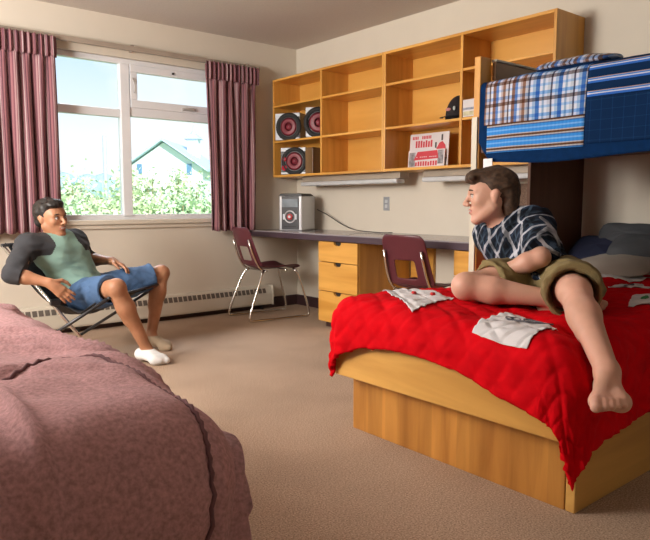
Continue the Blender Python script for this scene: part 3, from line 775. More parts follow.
# local: front faces -y after rotation toward the camera; x = width
def stereo(t):
    W, D, Hh = .115, .15, .315
    MB().box(-W, W, -D, D, .0, Hh).build('case', SILVER, t, bevel=.012)
    MB().box(-W+.03, W-.03, -D-.008, -D, .012, Hh-.006).build('front_panel', mat('stereo_grey', (.05, .052, .06), .3), t, bevel=.003)
    MB().box(-W+.035, W-.035, -D-.014, -D-.008, Hh-.105, Hh-.03).build('display', mat('stereo_display', (.30, .36, .42), .15, .4, var=.4), t, bevel=.002)
    k = MB().lathe([(.028, 0), (.026, -.014), (0.001, -.015)], (0, -D-.008, .125), 'y', 20).build('volume_knob', mat('knob_red', (.5, .02, .02), .3), t, smooth=False)
    MB().lathe([(.013, 0), (.012, -.006), (.001, -.006)], (0, -D-.023, .125), 'y', 16).build('knob_cap', WPL, k)
    r_ = []
    for a in np.linspace(0, 2*math.pi, 25)[:-1]: r_.append((.052*math.cos(a), -D-.010, .125+.052*math.sin(a)))
    MB().tube(r_, .006, 8, closed=True, smooth=False).build('knob_ring', SILVER, t, smooth=True)
    for x in (-.06, .06):
        MB().box(x-.009, x+.009, -D-.016, -D-.008, .10, .15).build('button', WPL, t, bevel=.003)
    MB().box(-.06, .06, -D-.010, -D-.008, .035, .04).build('tape_slot', DARK, t)
    MB().prism([(-W-.002, Hh), (-W+.02, Hh+.018), (W-.02, Hh+.02), (W+.004, Hh+.005), (W, Hh-.002)], 1, -D-.004, D*.6).build('lid', BLACKP, t, bevel=.003)
t.rotation_euler = (0, 0, R(-62)); t.location = (-.27, -.36, .7605)
stereo(t)
def speaker(loc, rz, label, wide=.105, high=.235, deep=.11, small=False):
    t = thing('speaker', label, 'speaker', loc, rz, 'black and red stereo speakers')
    MB().box(-wide, wide, -deep, deep, 0, high).build('cabinet', wood('speaker_wood', (.10, .06, .03), (.2, .12, .06), 1), t, bevel=.004)
    MB().box(-wide, wide, -deep-.018, -deep, 0.002, high-.0).build('front_panel', WPL, t, bevel=.006)
    MB().box(-wide*.62 if not small else -wide*.98, wide*.98, -deep-.022, -deep-.018, .02, high-.035).build('grille_plate', BLACKP, t, bevel=.004)
    r = high*.43; cx = .014; cz = high*.49
    ring = MB().lathe([(r*1.22, 0), (r*1.2, -.010), (r*1.0, -.016), (r*.86, -.008), (r*.84, 0)], (cx, -deep-.018, cz), 'y', 28).build('woofer_ring', mat('matt_black', (.012, .012, .014), .7), t, smooth=True)
    MB().lathe([(r*.80, .0), (r*.60, -.004), (r*.25, .002), (r*.2, -.006), (.001, -.010)], (cx, -deep-.023, cz), 'y', 28).build('woofer_cone', RUBY, ring, smooth=True)
    if small:
        for (z, rr) in ((.06, .028), (.14, .022)):
            MB().lathe([(rr, 0), (rr*.9, -.01), (.001, -.008)], (-wide*.68, -deep-.022, z), 'y', 18).build('tweeter', mat('tweeter_red', (.45, .02, .04), .25), t, smooth=True)
    return t
speaker((-.215, -.205, 1.587), R(-62), 'black and white speaker with a dark red cone, left on the middle shelf', .125, .245, .075)
speaker((-.17, -.56, 1.587), R(-50), 'black speaker with red cone, right on the middle shelf', .105, .262, .085)
speaker((-.20, -.27, 1.271), R(-60), 'speaker with two small red tweeters on the bottom shelf', .125, .245, .08, True)
bx = MB().box(-.10, .10, -.05, .05, 0, .235).build('wooden_box', wood('box_brown', (.14, .08, .035), (.25, .15, .07), 2), None, bevel=.004)
bx.location = (-.15, -.50, 1.271); bx.rotation_euler = (0, 0, R(5)); tag(bx, 'brown wooden box beside the speaker on the bottom shelf', 'box')
cord = MB().tube([(-.10, -.44, .95), (-.06, -.55, .90), (-.05, -.72, .82), (-.10, -.95, .775), (-.14, -1.15, .768), (-.16, -1.35, .766), (-.10, -1.42, .766)], .004, 6)
tag(cord.build('extension_cord', BLACKP, smooth=True), 'thin black cord trailing from the stereo along the desk', 'cord')

# magazines, cap, book --------------------------------------------------
PAPER = mat('magazine_paper', (.66, .62, .64), .35, var=.05); RINK = mat('magazine_red', (.55, .04, .06), .4); BINK = mat('magazine_black', (.05, .045, .05), .4); GINK = mat('magazine_grey', (.25, .24, .26), .4, var=.5, vscale=40)
def magazine(loc, label, wd, hh, kind):
    t = thing('magazine', label, 'magazine', loc, 0)
    t.rotation_euler = (0, R(4), 0)
    # local: page in the YZ plane, facing -X; y from wd/2 (left) to -wd/2 (right)
    MB().box(0, .006, -wd/2, wd/2, 0, hh).build('cover', PAPER, t)
    m = MB(); bl = MB(); gr = MB(); w2 = MB(); rn = random.Random(kind)
    def bars(mb, y0, y1, z0, z1, n):
        stp = (y0-y1)/n
        for k in range(n):
            a = y0-k*stp
            if rn.random() < .12: continue
            h_ = (z1-z0); mb.box(-.0012, 0, a-stp*.80, a-stp*.12, z0, z1-h_*rn.choice([0, 0, .15]))
    if kind == 1:
        bars(m, wd*.44, -wd*.06, hh*.84, hh*.93, 12); bars(m, wd*.42, -wd*.10, hh*.60, hh*.80, 8); bars(bl, wd*.38, -wd*.05, hh*.42, hh*.50, 12)
        m.prism([(-wd*.22, hh*.35), (-wd*.44, hh*.35), (-wd*.42, hh*.62), (-wd*.34, hh*.74), (-wd*.27, hh*.70), (-wd*.20, hh*.55)], 0, -.0012, 0)
        bl.box(-.0014, 0, -wd*.35, -wd*.31, hh*.76, hh*.93); bl.box(-.0014, 0, -wd*.20, -wd*.16, hh*.56, hh*.72)
        bars(m, wd*.40, wd*.0, hh*.22, hh*.32, 10); gr.box(-.0012, 0, -wd*.05, -wd*.47, hh*.12, hh*.28)
    else:
        gr.box(-.0010, 0, wd*.47, wd*.30, hh*.1, hh*.9); gr.box(-.0010, 0, -wd*.32, -wd*.47, hh*.2, hh*.95)
        m.prism([(wd*.34, hh*.45), (wd*.24, hh*.92), (-wd*.30, hh*.95), (-wd*.34, hh*.50)], 0, -.0012, 0)
        bars(w2, wd*.28, -wd*.30, hh*.60, hh*.64, 11); w2.v = [(p[0]-.001, p[1], p[2]) for p in w2.v]
        bars(m, wd*.30, -wd*.32, hh*.12, hh*.38, 9)
    for mb, nm, mt_ in ((m, 'red_print', RINK), (bl, 'black_print', BINK), (gr, 'photo_print', GINK), (w2, 'lettering', PAPER)):
        n0 = 0
        while n0 < len(mb.v):      # each closed box or prism is its own mark
            fs_ = [f_ for f_ in mb.f if f_[0] >= n0]; top_ = max(fs_[0]); cnt_ = (top_-n0+1)
            cnt_ = 2*len(fs_[0]) if len(fs_[0]) != 4 or len(fs_[1]) != 4 or fs_[0] != (n0, n0+3, n0+2, n0+1) else 8
            k_ = MB(); k_.v = mb.v[n0:n0+cnt_]; k_.f = [tuple(q-n0 for q in f_) for f_ in mb.f if n0 <= min(f_) < n0+cnt_]; k_.mi = [0]*len(k_.f)
            k_.build('letter' if nm in ('lettering',) else nm, mt_, t); n0 += cnt_
    return t
magazine((-.165, -1.82, 1.271), 'lower magazine with a red printed cover leaning in the bookcase', .36, .135, 2)
magazine((-.140, -1.82, 1.272), 'upper magazine with red and black lettering, above the other one', .385, .262, 1)
# cap
cp = thing('cap', 'black baseball cap lying on the middle shelf of the bookcase', 'cap', (-.20, -2.165, 1.587))
P = []
for i in range(13):
    a = i/12*math.pi/2; P.append([(.0+.095*math.cos(a)*math.cos(q_), .085*math.cos(a)*math.sin(q_), .135*math.sin(a)**.9) for q_ in np.linspace(0, 2*math.pi, 29)])
MB().grid(P).build('crown', mat('cap_black', (.015, .012, .014), .9), cp, smooth=True, solid=.003)
P = [[(-.085-.055*v*math.cos(u*1.1), .075*math.sin(u*1.3), .012+.012*math.cos(u*1.5)*(1-v)) for v in np.linspace(0, 1, 5)] for u in np.linspace(-1, 1, 13)]
MB().grid(P).build('visor', mat('cap_black', (.015, .012, .014), .9), cp, smooth=True, solid=.003)
MB().ball((-.094, .018, .055), (.006, .022, .009), 12, 6).build('badge', mat('badge_pink', (.55, .22, .22), .6), cp, smooth=True)
MB().ball((-.093, -.030, .058), (.006, .010, .012), 12, 6).build('badge', mat('badge_pale', (.45, .5, .5), .6), cp, smooth=True)
cp.scale = (1.1, 1.1, 1.25)
bk = thing('book', 'pale picture-covered book standing at the left of the last bay', 'book', (-.19, -2.345, 1.587))
MB().box(-.13, .13, -.06, .06, 0, .115).build('cover', PAPER, bk, bevel=.004)
MB().box(-.132, -.130, -.055, .055, .008, .035).build('photo_print', mat('book_print', (.50, .46, .30), .4, var=.3, vscale=30), bk)
MB().box(-.132, -.130, -.055, .055, .045, .060).build('title_strip', mat('book_blue', (.25, .28, .36), .4, var=.4, vscale=50), bk)


# ---------------------------------------------------------------- people: one smooth surface grown from tapered limbs
A3 = lambda p: np.array(p, float)
def nrm(v): v = A3(v); return v/(np.linalg.norm(v)+1e-12)
def frame(fwd, up):
    f_ = nrm(fwd); x_ = nrm(np.cross(f_, up)); u_ = np.cross(x_, f_)
    return np.stack([x_, f_, u_])          # rows: right, forward, up
class Prim:
    def __init__(s, kind, a, b=None, ra=0, rb=0, R_=None, k=.03, op='u', grp=''):
        s.kind, s.a, s.b, s.ra, s.rb, s.R, s.k, s.op, s.grp = kind, A3(a), None if b is None else A3(b), ra, rb, R_, k, op, grp
    def box(s, m):
        if s.kind == 'cone':
            r = max(s.ra, s.rb); lo = np.minimum(s.a, s.b)-r; hi = np.maximum(s.a, s.b)+r
        else:
            r = max(s.ra); lo = s.a-r; hi = s.a+r
        return lo-m, hi+m
    def ev(s, X, Y, Z, infl=0):
        if s.kind == 'cone':
            ba = s.b-s.a; l2 = ba@ba
            px, py, pz = X-s.a[0], Y-s.a[1], Z-s.a[2]
            h = np.clip((px*ba[0]+py*ba[1]+pz*ba[2])/l2, 0, 1)
            return np.sqrt((px-h*ba[0])**2+(py-h*ba[1])**2+(pz-h*ba[2])**2)-(s.ra+(s.rb-s.ra)*h)-infl
        px, py, pz = X-s.a[0], Y-s.a[1], Z-s.a[2]
        if s.R is not None:
            M = s.R; px, py, pz = M[0, 0]*px+M[0, 1]*py+M[0, 2]*pz, M[1, 0]*px+M[1, 1]*py+M[1, 2]*pz, M[2, 0]*px+M[2, 1]*py+M[2, 2]*pz
        rx, ry, rz = s.ra[0]+infl, s.ra[1]+infl, s.ra[2]+infl
        k0 = np.sqrt((px/rx)**2+(py/ry)**2+(pz/rz)**2); k1 = np.sqrt((px/rx**2)**2+(py/ry**2)**2+(pz/rz**2)**2)+1e-9
        return k0*(k0-1)/k1
def cone(a, b, ra, rb, k=.03, grp='', op='u'): return Prim('cone', a, b, ra, rb, None, k, op, grp)
def ell(c, r, R_=None, k=.03, grp='', op='u'): return Prim('ell', c, None, r, 0, R_, k, op, grp)
def field(prims, h, infl=0, pad=.03, disp=None, post=None):
    us = [p for p in prims if p.op == 'u']
    lo = np.min([p.box(infl+pad)[0] for p in us], 0); hi = np.max([p.box(infl+pad)[1] for p in us], 0)
    n = np.ceil((hi-lo)/h).astype(int)+1
    ax = [(lo[i]+h*np.arange(n[i])).astype(np.float32) for i in range(3)]
    D = np.full(n, .1, np.float32)
    for p in prims:
        m = p.k+3*h+infl+.012
        l, u = p.box(m); i0 = np.clip(np.floor((l-lo)/h).astype(int), 0, n); i1 = np.clip(np.ceil((u-lo)/h).astype(int)+1, 0, n)
        if (i1 <= i0).any(): continue
        s_ = tuple(slice(i0[i], i1[i]) for i in range(3))
        X, Y, Z = ax[0][s_[0]][:, None, None], ax[1][s_[1]][None, :, None], ax[2][s_[2]][None, None, :]
        d = p.ev(X, Y, Z, infl if p.op == 'u' else 0); sub = D[s_]
        if p.op == 'u':
            hh = np.maximum(p.k-np.abs(sub-d), 0)/max(p.k, 1e-6); D[s_] = np.minimum(sub, d)-hh*hh*p.k*.25
        else:
            hh = np.maximum(p.k-np.abs(sub+d), 0)/max(p.k, 1e-6); D[s_] = np.maximum(sub, -d)+hh*hh*p.k*.25
    if disp or post:
        X, Y, Z = ax[0][:, None, None], ax[1][None, :, None], ax[2][None, None, :]
        if disp:
            near = np.abs(D) < .03; I = np.argwhere(near)
            P = lo+I*h; D[near] += disp(P[:, 0], P[:, 1], P[:, 2]).astype(np.float32)
        if post: D = post(D, X, Y, Z)
    return D, lo, h
def surfnet(D, lo, h):
    s = D < 0; n = np.array(D.shape)
    c = [s[i:n[0]-1+i, j:n[1]-1+j, k:n[2]-1+k] for i in (0, 1) for j in (0, 1) for k in (0, 1)]
    cnt = sum(x.astype(np.int8) for x in c); I = np.argwhere((cnt > 0) & (cnt < 8))
    idx = np.full(n-1, -1, np.int32); idx[I[:, 0], I[:, 1], I[:, 2]] = np.arange(len(I))
    acc = np.zeros((len(I), 3)); num = np.zeros(len(I))
    cs = [(i, j, k) for i in (0, 1) for j in (0, 1) for k in (0, 1)]
    for a in cs:
        for b in cs:
            if sum(abs(a[q]-b[q]) for q in range(3)) != 1 or a > b: continue
            va = D[I[:, 0]+a[0], I[:, 1]+a[1], I[:, 2]+a[2]]; vb = D[I[:, 0]+b[0], I[:, 1]+b[1], I[:, 2]+b[2]]
            m = (va < 0) != (vb < 0); t = np.where(m, va/np.where(m, va-vb, 1), 0)
            acc += np.where(m[:, None], A3(a)+t[:, None]*(A3(b)-A3(a)), 0); num += m
    V = lo+(I+acc/num[:, None])*h
    F = []
    for ax_ in range(3):
        o1, o2 = [(1, 2), (2, 0), (0, 1)][ax_]
        sl0 = [slice(None)]*3; sl1 = [slice(None)]*3
        sl0[ax_] = slice(0, -1); sl1[ax_] = slice(1, None)
        for q in (o1, o2): sl0[q] = slice(1, -1); sl1[q] = slice(1, -1)
        A_, B_ = s[tuple(sl0)], s[tuple(sl1)]
        for flip in (0, 1):
            E_ = np.argwhere((A_ & ~B_) if not flip else (~A_ & B_))
            if not len(E_): continue
            E_ = E_.copy(); E_[:, o1] += 1; E_[:, o2] += 1
            def cell(d1, d2):
                Q = E_.copy(); Q[:, o1] -= d1; Q[:, o2] -= d2
                return idx[Q[:, 0], Q[:, 1], Q[:, 2]]
            q4 = np.stack([cell(1, 1), cell(0, 1), cell(0, 0), cell(1, 0)], 1)
            F.append(q4 if not flip else q4[:, ::-1])
    return V, np.concatenate(F)
def smooth_v(V, F, it, lam=.5):
    E_ = np.concatenate([F[:, [0, 1]], F[:, [1, 2]], F[:, [2, 3]], F[:, [3, 0]]])
    for _ in range(it):
        S = np.zeros_like(V); N = np.zeros(len(V))
        np.add.at(S, E_[:, 0], V[E_[:, 1]]); np.add.at(N, E_[:, 0], 1)
        V = V+lam*(S/np.maximum(N, 1)[:, None]-V)
    return V
def skinmesh(name, prims, h, mats, parent, infl=0, disp=None, post=None, matf=None, smooth=1):
    V, F = surfnet(*field(prims, h, infl, disp=disp, post=post))
    if smooth: V = smooth_v(V, F, smooth)
    L = root_of(parent); me = bpy.data.meshes.new(name)
    V2 = V-A3(L)
    me.vertices.add(len(V)); me.vertices.foreach_set('co', V2.astype(np.float32).ravel())
    me.loops.add(len(F)*4); me.loops.foreach_set('vertex_index', F.astype(np.int32).ravel())
    me.polygons.add(len(F)); me.polygons.foreach_set('loop_start', np.arange(0, len(F)*4, 4, dtype=np.int32)); me.polygons.foreach_set('loop_total', np.full(len(F), 4, dtype=np.int32))
    for m in (mats if isinstance(mats, (list, tuple)) else [mats]): me.materials.append(m)
    if matf is not None:
        me.polygons.foreach_set('material_index', matf(V[F].mean(1)).astype(np.int32))
    me.polygons.foreach_set('use_smooth', np.ones(len(F), bool)); me.update(calc_edges=True); me.validate()
    o_ = bpy.data.objects.new(name, me); col.objects.link(o_); o_.parent = parent
    return o_
def perp(v, d):
    d = nrm(d); v = A3(v)-d*(A3(v)@d); return nrm(v)
def hand(wr, d, n, th, curl=(.35, .5, .4), sc=1., spread=1., tcurl=.3):
    """wr wrist, d towards the knuckles, n palm normal (palm side), th towards the thumb"""
    wr = A3(wr); d = nrm(d); n = perp(n, d); th = perp(th, d); th = nrm(th-n*(th@n)); P = []
    g = 'hand'
    P.append(cone(wr, wr+d*.03*sc, .025*sc, .024*sc, .02, g))
    for q in (-.024, -.008, .009, .025):
        P.append(cone(wr+d*.02*sc+th*q*.5*sc, wr+d*.082*sc+th*q*sc, .0155*sc, .0125*sc, .014, g))
    L = [(-.027, .060, .0078), (-.009, .073, .0085), (.009, .079, .0088), (.027, .070, .0086)]
    for i, (q, ln, r) in enumerate(L):
        a = wr+d*(.082+(.006 if i in (1, 2) else 0))*sc+th*q*sc; dd = nrm(d+th*q*4*spread); ang = 0; seg = [.45, .31, .24]
        for j in range(3):
            ang += curl[j]*(1+.12*(3-i)); v = dd*math.cos(ang)+n*math.sin(ang)
            b = a+v*ln*seg[j]*sc; P.append(cone(a, b, r*sc*(1-.06*j), r*sc*(.95-.06*j), .006, g)); a = b
    a = wr+d*.018*sc+th*.022*sc; v = nrm(d*.55+th*.75+n*.25)
    b = a+v*.042*sc; P.append(cone(a, b, .0145*sc, .0115*sc, .012, g))
    v2 = nrm(d*.9+th*.25+n*tcurl); c_ = b+v2*.032*sc; P.append(cone(b, c_, .0105*sc, .0095*sc, .006, g))
    P.append(cone(c_, c_+nrm(d*.95-th*.05+n*tcurl*1.3)*.024*sc, .0095*sc, .0078*sc, .005, g))
    return P
def foot(an, d, up, med, sc=1., toes=True, lift=0.):
    """an ankle, d towards the toes, up out of the instep, med towards the big toe"""
    an = A3(an); d = nrm(d); up = perp(up, d); med = perp(med, d); med = nrm(med-up*(med@up)); g = 'foot'; P = []
    heel = an-d*.045*sc-up*.052*sc
    P.append(ell(heel, (.027*sc, .034*sc, .028*sc), np.stack([med, d, up]), .018, g))
    P.append(cone(an, heel, .031*sc, .025*sc, .018, g))
    ballm = an+d*.125*sc-up*.058*sc+med*.022*sc; balll = an+d*.105*sc-up*.060*sc-med*.030*sc
    P.append(cone(an+d*.01*sc-up*.01*sc, ballm, .030*sc, .020*sc, .018, g)); P.append(cone(an+d*.0*sc-up*.02*sc, balll, .026*sc, .016*sc, .018, g))
    P.append(cone(heel, balll, .026*sc, .016*sc, .03, g)); P.append(cone(ballm, balll, .019*sc, .016*sc, .03, g))
    if toes:
        for i, (q, ln, r, bk) in enumerate([(.030, .050, .0135, .0), (.010, .046, .0092, .002), (-.006, .040, .0088, -.003), (-.021, .034, .0084, -.010), (-.035, .028, .0082, -.020)]):
            a = an+d*(.125+bk)*sc-up*.060*sc+med*q*sc; m_ = a+(d+up*(.25+lift))*ln*.5*sc; e_ = m_+(d-up*.45)*ln*.5*sc
            P.append(cone(a, m_, r*sc*1.05, r*sc, .010, g)); P.append(cone(m_, e_, r*sc, r*sc*1.12, .004, g))
    else:
        P.append(cone(ballm, ballm+d*.045*sc, .020*sc, .016*sc, .03, g)); P.append(cone(balll, balll+d*.035*sc+med*.01*sc, .017*sc, .014*sc, .03, g))
    return P
def headprims(c, Rm, s):
    """c centre, Rm rows right/forward/up"""
    T = lambda x, y, z: c+s*(x*Rm[0]+y*Rm[1]+z*Rm[2])
    e_ = lambda p, r, k=.015, op='u': ell(T(*p), tuple(s*q for q in r), Rm, s*k, 'head', op)
    n_ = lambda a, b, ra, rb, k=.012, op='u': cone(T(*a), T(*b), s*ra, s*rb, s*k, 'head', op)
    P = [e_((0, -.018, .030), (.074, .095, .086)), e_((0, .030, -.018), (.061, .058, .080), .03), e_((0, .045, .030), (.056, .046, .050), .03)]
    for q in (-1, 1):
        P += [n_((q*.052, -.002, -.050), (q*.016, .066, -.098), .022, .017, .03), e_((q*.036, .060, -.020), (.023, .022, .022), .025),
              e_((q*.074, -.008, -.004), (.010, .016, .027), .006), e_((q*.078, -.014, .006), (.006, .013, .018), .004),
              n_((q*.012, .090, .024), (q*.048, .072, .024), .010, .007, .014)]
    P += [e_((0, .074, -.100), (.021, .018, .016), .02), e_((0, .070, -.058), (.032, .025, .024), .02)]
    for q in (-1, 1): P += [e_((q*.031, .100, .004), (.017, .016, .011), .014, 's')]
    P += [n_((0, .090, .016), (0, .113, -.024), .008, .0115, .012), e_((0, .115, -.029), (.0125, .011, .010), .008)]
    for q in (-1, 1): P += [e_((q*.012, .103, -.033), (.009, .010, .008), .006)]
    P += [e_((0, .094, -.054), (.024, .009, .0058), .004), e_((0, .093, -.068), (.021, .009, .0068), .004), n_((-.020, .104, -.0605), (.020, .104, -.0605), .0025, .0025, .004, 's')]
    return P, T
SKINMATS = {}
def person(label, base, J, skin, lips, hairm, hs=1., sc=1., h=.006):
    pass
def face_bits(T, Rm, s, parent, browm, irism, smile=False, skin=None):
    W = mat('eye_white', (.62, .58, .55), .3)
    def orient(mb): return mb
    for q in (-1, 1):
        c = T(q*.031, .0795, .004)
        m = MB().ball((0, 0, 0), (.0115*s,)*3, 16, 12); M = Matrix([list(Rm[0]), list(Rm[1]), list(Rm[2])]).transposed().to_4x4()
        m.xf(M); m.v = [(p[0]+c[0], p[1]+c[1], p[2]+c[2]) for p in m.v]
        e_ = m.build('eye', W, parent, True, smooth=True)
        ic = T(q*.031, .0875, .004)
        m = MB().ball((0, 0, 0), (.0052*s, .0042*s, .0052*s), 12, 8); m.xf(M); m.v = [(p[0]+ic[0], p[1]+ic[1], p[2]+ic[2]) for p in m.v]
        m.build('iris', irism, e_, True, smooth=True)
        m = MB().tube([tuple(T(q*.014, .0955, .0245)), tuple(T(q*.030, .0965, .031)), tuple(T(q*.050, .082, .025))], [.0022*s, .0038*s, .0035*s, .0018*s], 8)
        m.build('eyebrow', browm, parent, True, smooth=True)
        m = MB().tube([tuple(T(q*.018, .0885, .007)), tuple(T(q*.031, .0935, .0145)), tuple(T(q*.045, .083, .007))], [.0018*s], 6)
        m.build('eyelash', browm, parent, True, smooth=True)
    if smile:
        m = MB().tube([tuple(T(-.016, .0955, -.0595)), tuple(T(0, .1005, -.0622)), tuple(T(.016, .0955, -.0595))], .0030*s, 8)
        m.build('teeth', mat('teeth', (.68, .64, .58), .3), parent, True, smooth=True)
def noise_disp(a, f, f2=None, b=0):
    return lambda x, y, z: a*fbm(x*f, y*f, z*f, 3)+(b*fbm(x*f2, y*f2*.5, z*f2, 2) if b else 0)
def hairmesh(T, Rm, s, parent, m, prims, cuts, h=.004, amp=.006, fq=(60, 22, 60)):
    P = []
    for p in prims:
        P.append(ell(T(*p[0]), tuple(s*q for q in p[1]), Rm, s*.02, 'hair'))
    for p in cuts: P.append(ell(T(*p[0]), tuple(s*q for q in p[1]), Rm, s*.008, 'hair', 's'))
    def dsp(x, y, z):
        Q = np.stack([x, y, z], -1)-T(0, 0, 0); a, b, c_ = Q@Rm[0], Q@Rm[1], Q@Rm[2]
        return amp*fbm(a*fq[0], b*fq[1]+c_*8, c_*fq[2]*.5, 2)+amp*.9*fbm(a*24, b*24, c_*20, 2)
    return skinmesh('hair', P, h*s, m, parent, disp=dsp, smooth=1)

def limbs(J, sc=1.):
    """J: named joints; returns tagged primitives of trunk, arms and legs"""
    P = []; g = lambda k: A3(J[k])
    pel, nk = g('pelvis'), g('neck'); cf = nrm(J['chest_f']); pf = nrm(J['pelvis_f'])
    up = nrm(nk-pel); Rc = frame(perp(cf, nk-pel), nk-pel); 
    hipax = nrm(g('hipL')-g('hipR')); Rp = np.stack([hipax, perp(pf, hipax), np.cross(hipax, perp(pf, hipax))])
    shax = nrm(g('shL')-g('shR')); cfp = perp(cf, shax); Rch = np.stack([shax, cfp, np.cross(shax, cfp)])
    bend = J.get('spine', (0, 0, 0)); mid = pel*.55+nk*.45+A3(bend)
    ch = pel*.24+nk*.76+A3(bend)*.7; tr = 'torso'
    P += [ell(pel, (.165*sc, .112*sc, .11*sc), Rp, .05, 'pelvis'), ell(mid-.2*(mid-pel), (.138*sc, .098*sc, .15*sc), Rch, .07, tr),
          ell(ch, (.165*sc, .108*sc, .145*sc), Rch, .07, tr)]
    for s_ in 'LR':
        sgn = 1 if s_ == 'L' else -1
        sh, el, wr = g('sh'+s_), g('el'+s_), g('wr'+s_)
        P += [cone(nk-up*.02, sh, .048*sc, .050*sc, .04, 'shoulder'), cone(ch+shax*sgn*.07*sc+cfp*.035, sh, .075*sc, .05*sc, .05, tr),
              cone(sh, sh*.45+el*.55, .052*sc, .046*sc, .03, 'uparm'), cone(sh*.45+el*.55, el, .045*sc, .037*sc, .02, 'uparm'),
              cone(el, el*.65+wr*.35, .036*sc, .040*sc, .02, 'forearm'), cone(el*.65+wr*.35, wr, .040*sc, .025*sc, .02, 'forearm')]
        hp, kn, an = g('hip'+s_), g('knee'+s_), g('ank'+s_)
        sd = nrm(kn-an); back = J.get('calf'+s_, None)
        P += [cone(hp, hp*.5+kn*.5, .086*sc, .073*sc, .05, 'thigh'), cone(hp*.5+kn*.5, kn, .073*sc, .054*sc, .03, 'thigh'),
              ell(kn, (.053*sc,)*3, None, .02, 'shin'), cone(kn, kn*.68+an*.32, .050*sc, .052*sc, .02, 'shin'), cone(kn*.68+an*.32, an, .050*sc, .034*sc, .03, 'shin')]
        if back is not None:
            c_ = kn*.70+an*.30+nrm(back)*.020*sc; P.append(cone(c_+(kn-c_)*.4, c_-(kn-an)*.22, .040*sc, .034*sc, .03, 'shin'))
            kc = kn-nrm(back)*.016*sc; P.append(ell(kc, (.036*sc,)*3, None, .02, 'shin'))
    P.append(cone(nk-up*.03, g('head')-nrm(J['head_u'])*.05, .058*sc, .052*sc, .03, 'neck'))
    return P, Rch, Rp
def sub(P, *g): return [p for p in P if p.grp in g]

def skinmat(name, c, red):
    m, t, b = node_mat(name)
    v = vecmap(t, (1, 1, 1)); n = t.nodes.new('ShaderNodeTexNoise'); n.inputs['Scale'].default_value = 9; n.inputs['Detail'].default_value = 5
    t.links.new(v, n.inputs['Vector']); r = t.nodes.new('ShaderNodeValToRGB'); r.color_ramp.elements[0].position = .35; r.color_ramp.elements[1].position = .68
    r.color_ramp.elements[0].color = (*c, 1); r.color_ramp.elements[1].color = (*red, 1)
    t.links.new(n.outputs[0], r.inputs[0]); t.links.new(r.outputs[0], b.inputs['Base Color']); b.inputs['Roughness'].default_value = .5
    b.inputs['Subsurface Weight'].default_value = .12; b.inputs['Subsurface Radius'].default_value = (1, .35, .2); b.inputs['Subsurface Scale'].default_value = .012
    return m
# ===== the person in the folding chair =====
p1 = thing('person', 'smiling person in grey and mint raglan shirt and blue shorts in the folding chair', 'person', (-2.4, -.9, 0))
J = dict(pelvis=(-2.40, -.87, .415), neck=(-2.60, -.80, .775), head=(-2.603, -.84, .912), head_u=(-.12, .02, 1), head_f=(.42, -.90, -.02),
         chest_f=(.50, -.86, .12), pelvis_f=(.66, -.72, .1), shL=(-2.425, -.735, .752), shR=(-2.765, -.905, .742),
         elL=(-2.30, -.60, .615), wrL=(-2.205, -.80, .612), elR=(-2.905, -1.06, .590), wrR=(-2.725, -1.15, .533),
         hipL=(-2.33, -.805, .41), hipR=(-2.46, -.935, .41), kneeL=(-1.868, -.855, .510), ankL=(-2.0, -.95, .095),
         kneeR=(-2.395, -1.345, .495), ankR=(-2.205, -1.325, .095), calfL=(-.9, .3, 0), calfR=(-.8, .5, 0))
PR, Rch, Rp = limbs(J, 1.)
Rh = frame(J['head_f'], J['head_u']); hc = A3(J['head'])
HP, T1 = headprims(hc, Rh, 1.0)
hR = hand(J['wrR'], (.66, -.35, -.62), (.25, .85, -.25), (.6, -.1, .75), (.10, .18, .18), 1.05)
hL = hand(J['wrL'], (.62, -.62, -.36), (-.2, -.1, -.9), (-.6, -.6, .2), (.25, .35, .3), 1.0)
fR = foot(J['ankR'], (.42, -.90, -.10), (.1, -.1, 1), (.9, .4, 0), .90, False)
fL = foot(J['ankL'], (.45, -.85, -.08), (.1, -.1, 1), (-.85, -.45, 0), 1.0, False)
SK1 = skinmat('tan_skin', (.36, .165, .085), (.48, .235, .135)); LIP1 = mat('lips_brown', (.36, .12, .09), .4)
def lipf(T, Rm, s):
    c = T(0, 0, 0)
    def f_(P):
        Q = (P-c)/s; x, y, z = Q@Rm[0], Q@Rm[1], Q@Rm[2]
        return ((np.abs(x) < .024) & (y > .088) & (np.abs(z+.061) < .0125*(1-(np.abs(x)/.03)**2))).astype(int)
    return f_
skinmesh('body', PR+HP+hR+hL+fR+fL, .005, [SK1, LIP1], p1, matf=lipf(T1, Rh, 1.), smooth=1)
HB = mat('black_hair', (.012, .009, .008), .45, var=.4, vscale=80); IR = mat('iris_brown', (.03, .015, .008), .2)
face_bits(T1, Rh, 1., p1, HB, IR, True)
hairmesh(T1, Rh, 1., p1, HB, [((0, -.024, .044), (.081, .101, .084)), ((0, .045, .092), (.062, .042, .028)), ((0, -.066, -.010), (.066, .048, .060)), ((.02, .066, .084), (.040, .026, .020))],
         [((0, .115, -.035), (.078, .088, .115)), ((.095, .010, -.055), (.035, .045, .055)), ((-.095, .010, -.055), (.035, .045, .055))], .004, .005)
